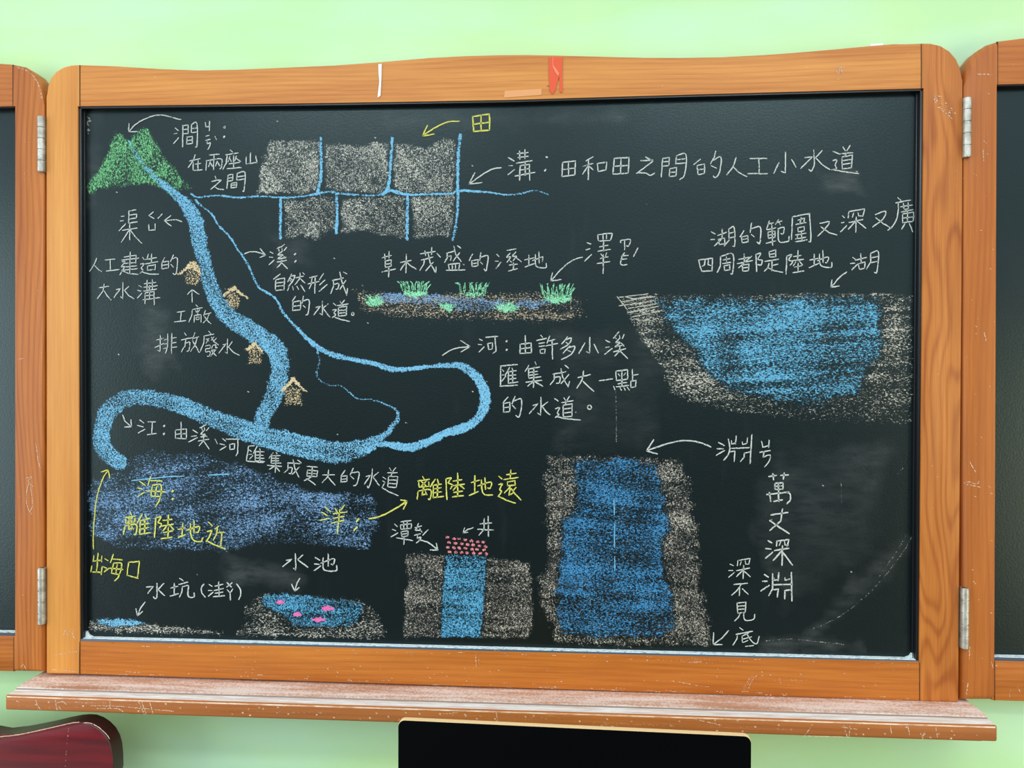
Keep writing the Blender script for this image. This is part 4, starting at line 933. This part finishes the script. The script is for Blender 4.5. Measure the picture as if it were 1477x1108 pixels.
for _ in range(60):
    u = random.uniform(120, 1320); v = 971.5 + (u - 115) * 0.0322 - abs(random.gauss(0, 3)); sp.append([(u, v), (u + random.uniform(4, 16), v + 0.4)])
for _ in range(40):
    u = random.uniform(120, 1320); v = 927 + (u - 115) * 0.0248 + abs(random.gauss(0, 3)); sp.append([(u, v), (u + random.uniform(3, 12), v + 0.3)])
scuffs(sp, board, 1.3, 0.42)
scuffs([[(92, 916), (94, 908), (98, 917)], [(96, 912), (108, 911)], [(104, 913), (108, 922)], [(75, 966), (100, 968), (112, 970)], [(80, 945), (112, 940)]], board, 1.4, 0.5)
scuffs([[(37, 690), (46, 688), (41, 694), (48, 702)], [(42, 695), (38, 712), (39, 728), (43, 738), (47, 726), (45, 708), (43, 696)], [(43, 738), (46, 742)], [(27, 518), (34, 517)], [(30, 962), (34, 958), (37, 965)], [(52, 640), (55, 665), (58, 675)]], wing_l, 1.0, 0.62)
arcp = catmull([(24, 96.5), (34, 99.5), (44, 106), (52, 116), (57, 128), (60, 142)], 5)
sp = [[tuple(p + np.random.uniform(-.6, .6, 2)), tuple(p + (1.5, 1.2))] for p in arcp]
scuffs(sp, wing_l, 1.1, 0.55)
scuffs([[(1399, 666), (1404, 676), (1407, 681)], [(1391, 697), (1398, 695), (1406, 698), (1412, 697)], [(1392, 699), (1400, 700), (1414, 703)], [(1410, 107), (1432, 107.5)], [(1419, 203), (1423, 207)], [(1399, 930), (1398, 950)], [(1396, 985), (1394, 1002)], [(1458, 995), (1456, 1005)], [(1468, 992), (1471, 998)], [(1430, 955), (1432, 963)], [(1420, 480), (1422, 492)], [(1418, 215), (1419, 232)]], wing_r, 1.5, 0.55)
sp = [[(1411 + random.uniform(-10, 22), random.uniform(130, 990))] for _ in range(30)]
scuffs(sp, wing_r, 0.6, 0.55)
# scratches on the front of the tray
sp = [[(20, 1009), (28, 1013)], [(50, 1016), (54, 1018), (58, 1023)], [(52, 1010), (55, 1024)], [(80, 1010), (82, 1024)], [(82, 1014), (90, 1012), (96, 1016)], [(84, 1018), (88, 1024)], [(130, 1018), (170, 1019), (250, 1026)],
      [(200, 1012), (208, 1031)], [(204, 1011), (211, 1030)], [(216, 1012), (221, 1031)], [(140, 1022), (170, 1022), (178, 1027)], [(158, 1012), (159, 1021)], [(1160, 1063), (1172, 1045)], [(1165, 1062), (1224, 1063)],
      [(1217, 1046), (1222, 1064)], [(1226, 1048), (1225, 1062)], [(1214, 1049), (1236, 1052)], [(1284, 1048), (1286, 1058)], [(1310, 1048), (1312, 1060)], [(1328, 1058), (1331, 1066)], [(1350, 1050), (1352, 1064)], [(640, 1030), (660, 1028)], [(716, 1028), (718, 1040)], [(1000, 1037), (1040, 1046)]]
sp += [[(u, 1005 + (u - 10) * 0.0325 + random.random() * 16)] for u in [random.uniform(20, 1420) for _ in range(60)]]
o = ribbons('scuff_mark', sp, 1.3, SCUFF, tray, 1, 0.6, 0.3, -0.0885); o['kind'] = 'stuff'

# ------------------------------------------------------------------ white scrap on top of the frame
m_scrap = plain('white_scrap', lin(236, 242, 244), 0.7)
pc = at(1262, 66.0, 0.02)
sx, sz = pc[0], at(1262, 65.6, 0.0)[2]
bm = bmesh.new()
c = bmesh.ops.create_cone(bm, cap_ends=True, segments=14, radius1=0.0050, radius2=0.0042, depth=0.026)
bmesh.ops.bevel(bm, geom=[e for e in bm.edges if e.is_boundary is False and abs(e.verts[0].co.z - e.verts[1].co.z) < 1e-6], offset=0.0008, segments=2, affect='EDGES')
bmesh.ops.rotate(bm, verts=bm.verts, cent=(0, 0, 0), matrix=Matrix.Rotation(math.radians(90 - 4.5), 3, 'Y'))
bmesh.ops.translate(bm, verts=bm.verts, vec=(sx, 0.013, sz + 0.0046))
o = from_bm('chalk_stub', bm, m_scrap, None, (sx, 0.013, sz))
o['label'] = 'tiny white stub lying on top of the large frame, near its upper right corner'; o['category'] = 'chalk'

# ------------------------------------------------------------------ red chair at lower left
m_red, nt, b, out = new_mat('dark_red_lacquer')
tc = coords(nt, (2.0, 8, 30))
nt.links.new(mix_(nt, ramp(nt, noise(nt, tc, 2.0, 4.0), 0.3, 0.7), lin(118, 14, 28), lin(78, 9, 20)), b.inputs['Base Color'])
b.inputs['Roughness'].default_value = 0.22; b.inputs['Coat Weight'].default_value = 0.5; b.inputs['Coat Roughness'].default_value = 0.12
m_redd = plain('dark_red_edge', lin(50, 18, 17), 0.4)
CY0 = -0.090
half = [(0, 1061.7), (26, 1058.6), (51, 1053.6), (70, 1049.4), (88, 1044.6), (104, 1041.2), (116, 1039.6), (127, 1040.0), (138, 1043.4), (148, 1049.3), (157, 1057.8), (163, 1068), (166.5, 1080), (168, 1095), (168.4, 1112)]
W = [at(u, v, CY0) for u, v in half]
xc = W[0][0]
right = [(w[0], w[2]) for w in W]
zlow = 0.60
right += [(right[-1][0] - 0.004, 0.66), (right[-1][0] - 0.018, 0.622), (right[-1][0] - 0.05, zlow + 0.004), (xc, zlow)]
left = [(2 * xc - x, z) for x, z in right[1:-1]][::-1]
outline = right + left
chair = thing('wooden_chair', 'dark red glossy wooden chair at lower left, backrest against the green wall', 'chair', (xc, -0.28, 0.0))
bm = bmesh.new(); add_prism(bm, outline, CY0, CY0 + 0.036, 0.0035)
# gentle curve of the back
for vtx in bm.verts:
    r = (vtx.co.x - xc) / 0.25; vtx.co.y += -0.012 * (1 - r * r) * -1 - 0.012
    vtx.co.y += 0.0
bk = from_bm('backrest', bm, m_red, chair)
bk.data.materials.append(m_redd)
for f_ in bk.data.polygons:
    if f_.normal.y > -0.75: f_.material_index = 1
# worn pale edge on the shoulder, painted rim highlight along the crest and dark seam
yb = CY0 - 0.0125
def chair_mark(name, S, w, mat, dens, lay=1): return ribbons(name, S, w, mat, chair, lay, dens, 0.2, CY0 - 0.0145)
o = chair_mark('worn_highlight', [[(121, 1042.6), (130, 1043.2), (139, 1047), (147, 1053), (154, 1060), (158, 1066)], [(0, 1063.0), (26, 1060.0), (51, 1055.0), (88, 1046.4), (104, 1043.0), (114, 1042.0)]], 1.3, SCUFF, 0.8); o['label'] = 'pale worn edge and painted rim highlight'
o = chair_mark('scratch_line', [[(99, 1049), (97.5, 1066), (95.5, 1085), (94, 1108)]], 0.65, SCUFF, 0.42); o['label'] = 'thin pale scratch'
def legpost(bm, p, q, r0, r1):
    d = Vector(q) - Vector(p)
    c = bmesh.ops.create_cone(bm, cap_ends=True, segments=16, radius1=r0, radius2=r1, depth=d.length)
    bmesh.ops.rotate(bm, verts=c['verts'], cent=(0, 0, 0), matrix=d.to_track_quat('Z', 'Y').to_matrix())
    bmesh.ops.translate(bm, verts=c['verts'], vec=(Vector(p) + Vector(q)) / 2)
for s in (-1, 1):
    bm = bmesh.new(); add_box(bm, xc + s * 0.17 - 0.016, xc + s * 0.17 + 0.016, CY0 - 0.02, CY0 + 0.012, 0.0, 0.63, 0.004); from_bm('leg', bm, m_red, chair)
    bm = bmesh.new(); legpost(bm, (xc + s * 0.175, -0.47, 0.0), (xc + s * 0.17, -0.46, 0.43), 0.014, 0.02); from_bm('leg', bm, m_red, chair)
    bm = bmesh.new(); legpost(bm, (xc + s * 0.173, -0.465, 0.18), (xc + s * 0.17, CY0 - 0.005, 0.18), 0.009, 0.009); from_bm('stretcher', bm, m_red, chair)
bm = bmesh.new()
seat = [(xc - 0.19, -0.115), (xc + 0.19, -0.115), (xc + 0.215, -0.30), (xc + 0.22, -0.47), (xc + 0.19, -0.50), (xc - 0.19, -0.50), (xc - 0.22, -0.47), (xc - 0.215, -0.30)]
a = [bm.verts.new((x, y, 0.43)) for x, y in seat]; c = [bm.verts.new((x, y, 0.455)) for x, y in seat]
bm.faces.new(a[::-1]); bm.faces.new(c)
for i in range(8): bm.faces.new((a[i], a[(i + 1) % 8], c[(i + 1) % 8], c[i]))
bmesh.ops.bevel(bm, geom=[e for e in bm.edges if e.verts[0].co.z > 0.45 and e.verts[1].co.z > 0.45], offset=0.007, segments=3, affect='EDGES')
from_bm('seat', bm, m_red, chair)

# ------------------------------------------------------------------ black panel standing in front of the tray
TL, TR = at(574.5, 1037.6, -0.30), at(1083.5, 1061.2, -0.318)
pw = float(np.hypot(TR[0] - TL[0], TR[1] - TL[1])); pang = math.atan2(TR[1] - TL[1], TR[0] - TL[0])
panel = thing('standing_panel', 'black rectangular panel with rounded corners and pale top edge, in front of the ledge', 'panel', ((TL[0] + TR[0]) / 2, -0.309, 0.0))
ztop = (TL[2] + TR[2]) / 2 - 0.001
m_ply = plain('pale_plywood_edge', lin(236, 200, 148), 0.6)
m_blk, nt, b, out = new_mat('black_laminate')
sc_ = noise(nt, coords(nt, (6, 1, 200)), 3.0, 3.0, 0.7)
nt.links.new(mix_(nt, ramp(nt, sc_, 0.66, 0.8), (0.0010, 0.0012, 0.0018, 1), (0.006, 0.007, 0.009, 1)), b.inputs['Base Color']); b.inputs['Roughness'].default_value = 0.5; b.inputs['Specular IOR Level'].default_value = 0.04
def rrect(x0, x1, z0_, z1_, r, n=6):
    P = []
    for cx_, cz_, a0 in ((x1 - r, z1_ - r, 0), (x0 + r, z1_ - r, 90), (x0 + r, z0_ + r, 180), (x1 - r, z0_ + r, 270)):
        for k in range(n + 1):
            a = math.radians(a0 + 90 * k / n); P.append((cx_ + r * math.cos(a), cz_ + r * math.sin(a)))
    return P[::-1]
pm = Matrix.Translation((panel.location.x, panel.location.y, 0)) @ Matrix.Rotation(pang, 4, 'Z')
bm = bmesh.new(); add_prism(bm, rrect(-pw / 2, pw / 2, ztop - 0.62, ztop, 0.011), 0.0, 0.0105, 0.0012); bm.transform(pm)
core = from_bm('core_board', bm, m_ply, panel); core['label'] = 'pale edge'
bm = bmesh.new(); add_prism(bm, rrect(-pw / 2 + 0.0004, pw / 2 - 0.0004, ztop - 0.6196, ztop - 0.0007, 0.0108), -0.0016, 0.0001, 0.0005); bm.transform(pm)
from_bm('black_face', bm, m_blk, panel)
for s in (-1, 1):
    bm = bmesh.new(); add_box(bm, s * 0.22 - 0.014, s * 0.22 + 0.014, 0.0106, 0.032, 0.02, ztop - 0.25, 0.003); bm.transform(pm); from_bm('leg', bm, m_black, panel)
    bm = bmesh.new(); add_box(bm, s * 0.22 - 0.018, s * 0.22 + 0.018, -0.13, 0.15, 0.0, 0.024, 0.005); bm.transform(pm); from_bm('foot', bm, m_black, panel)
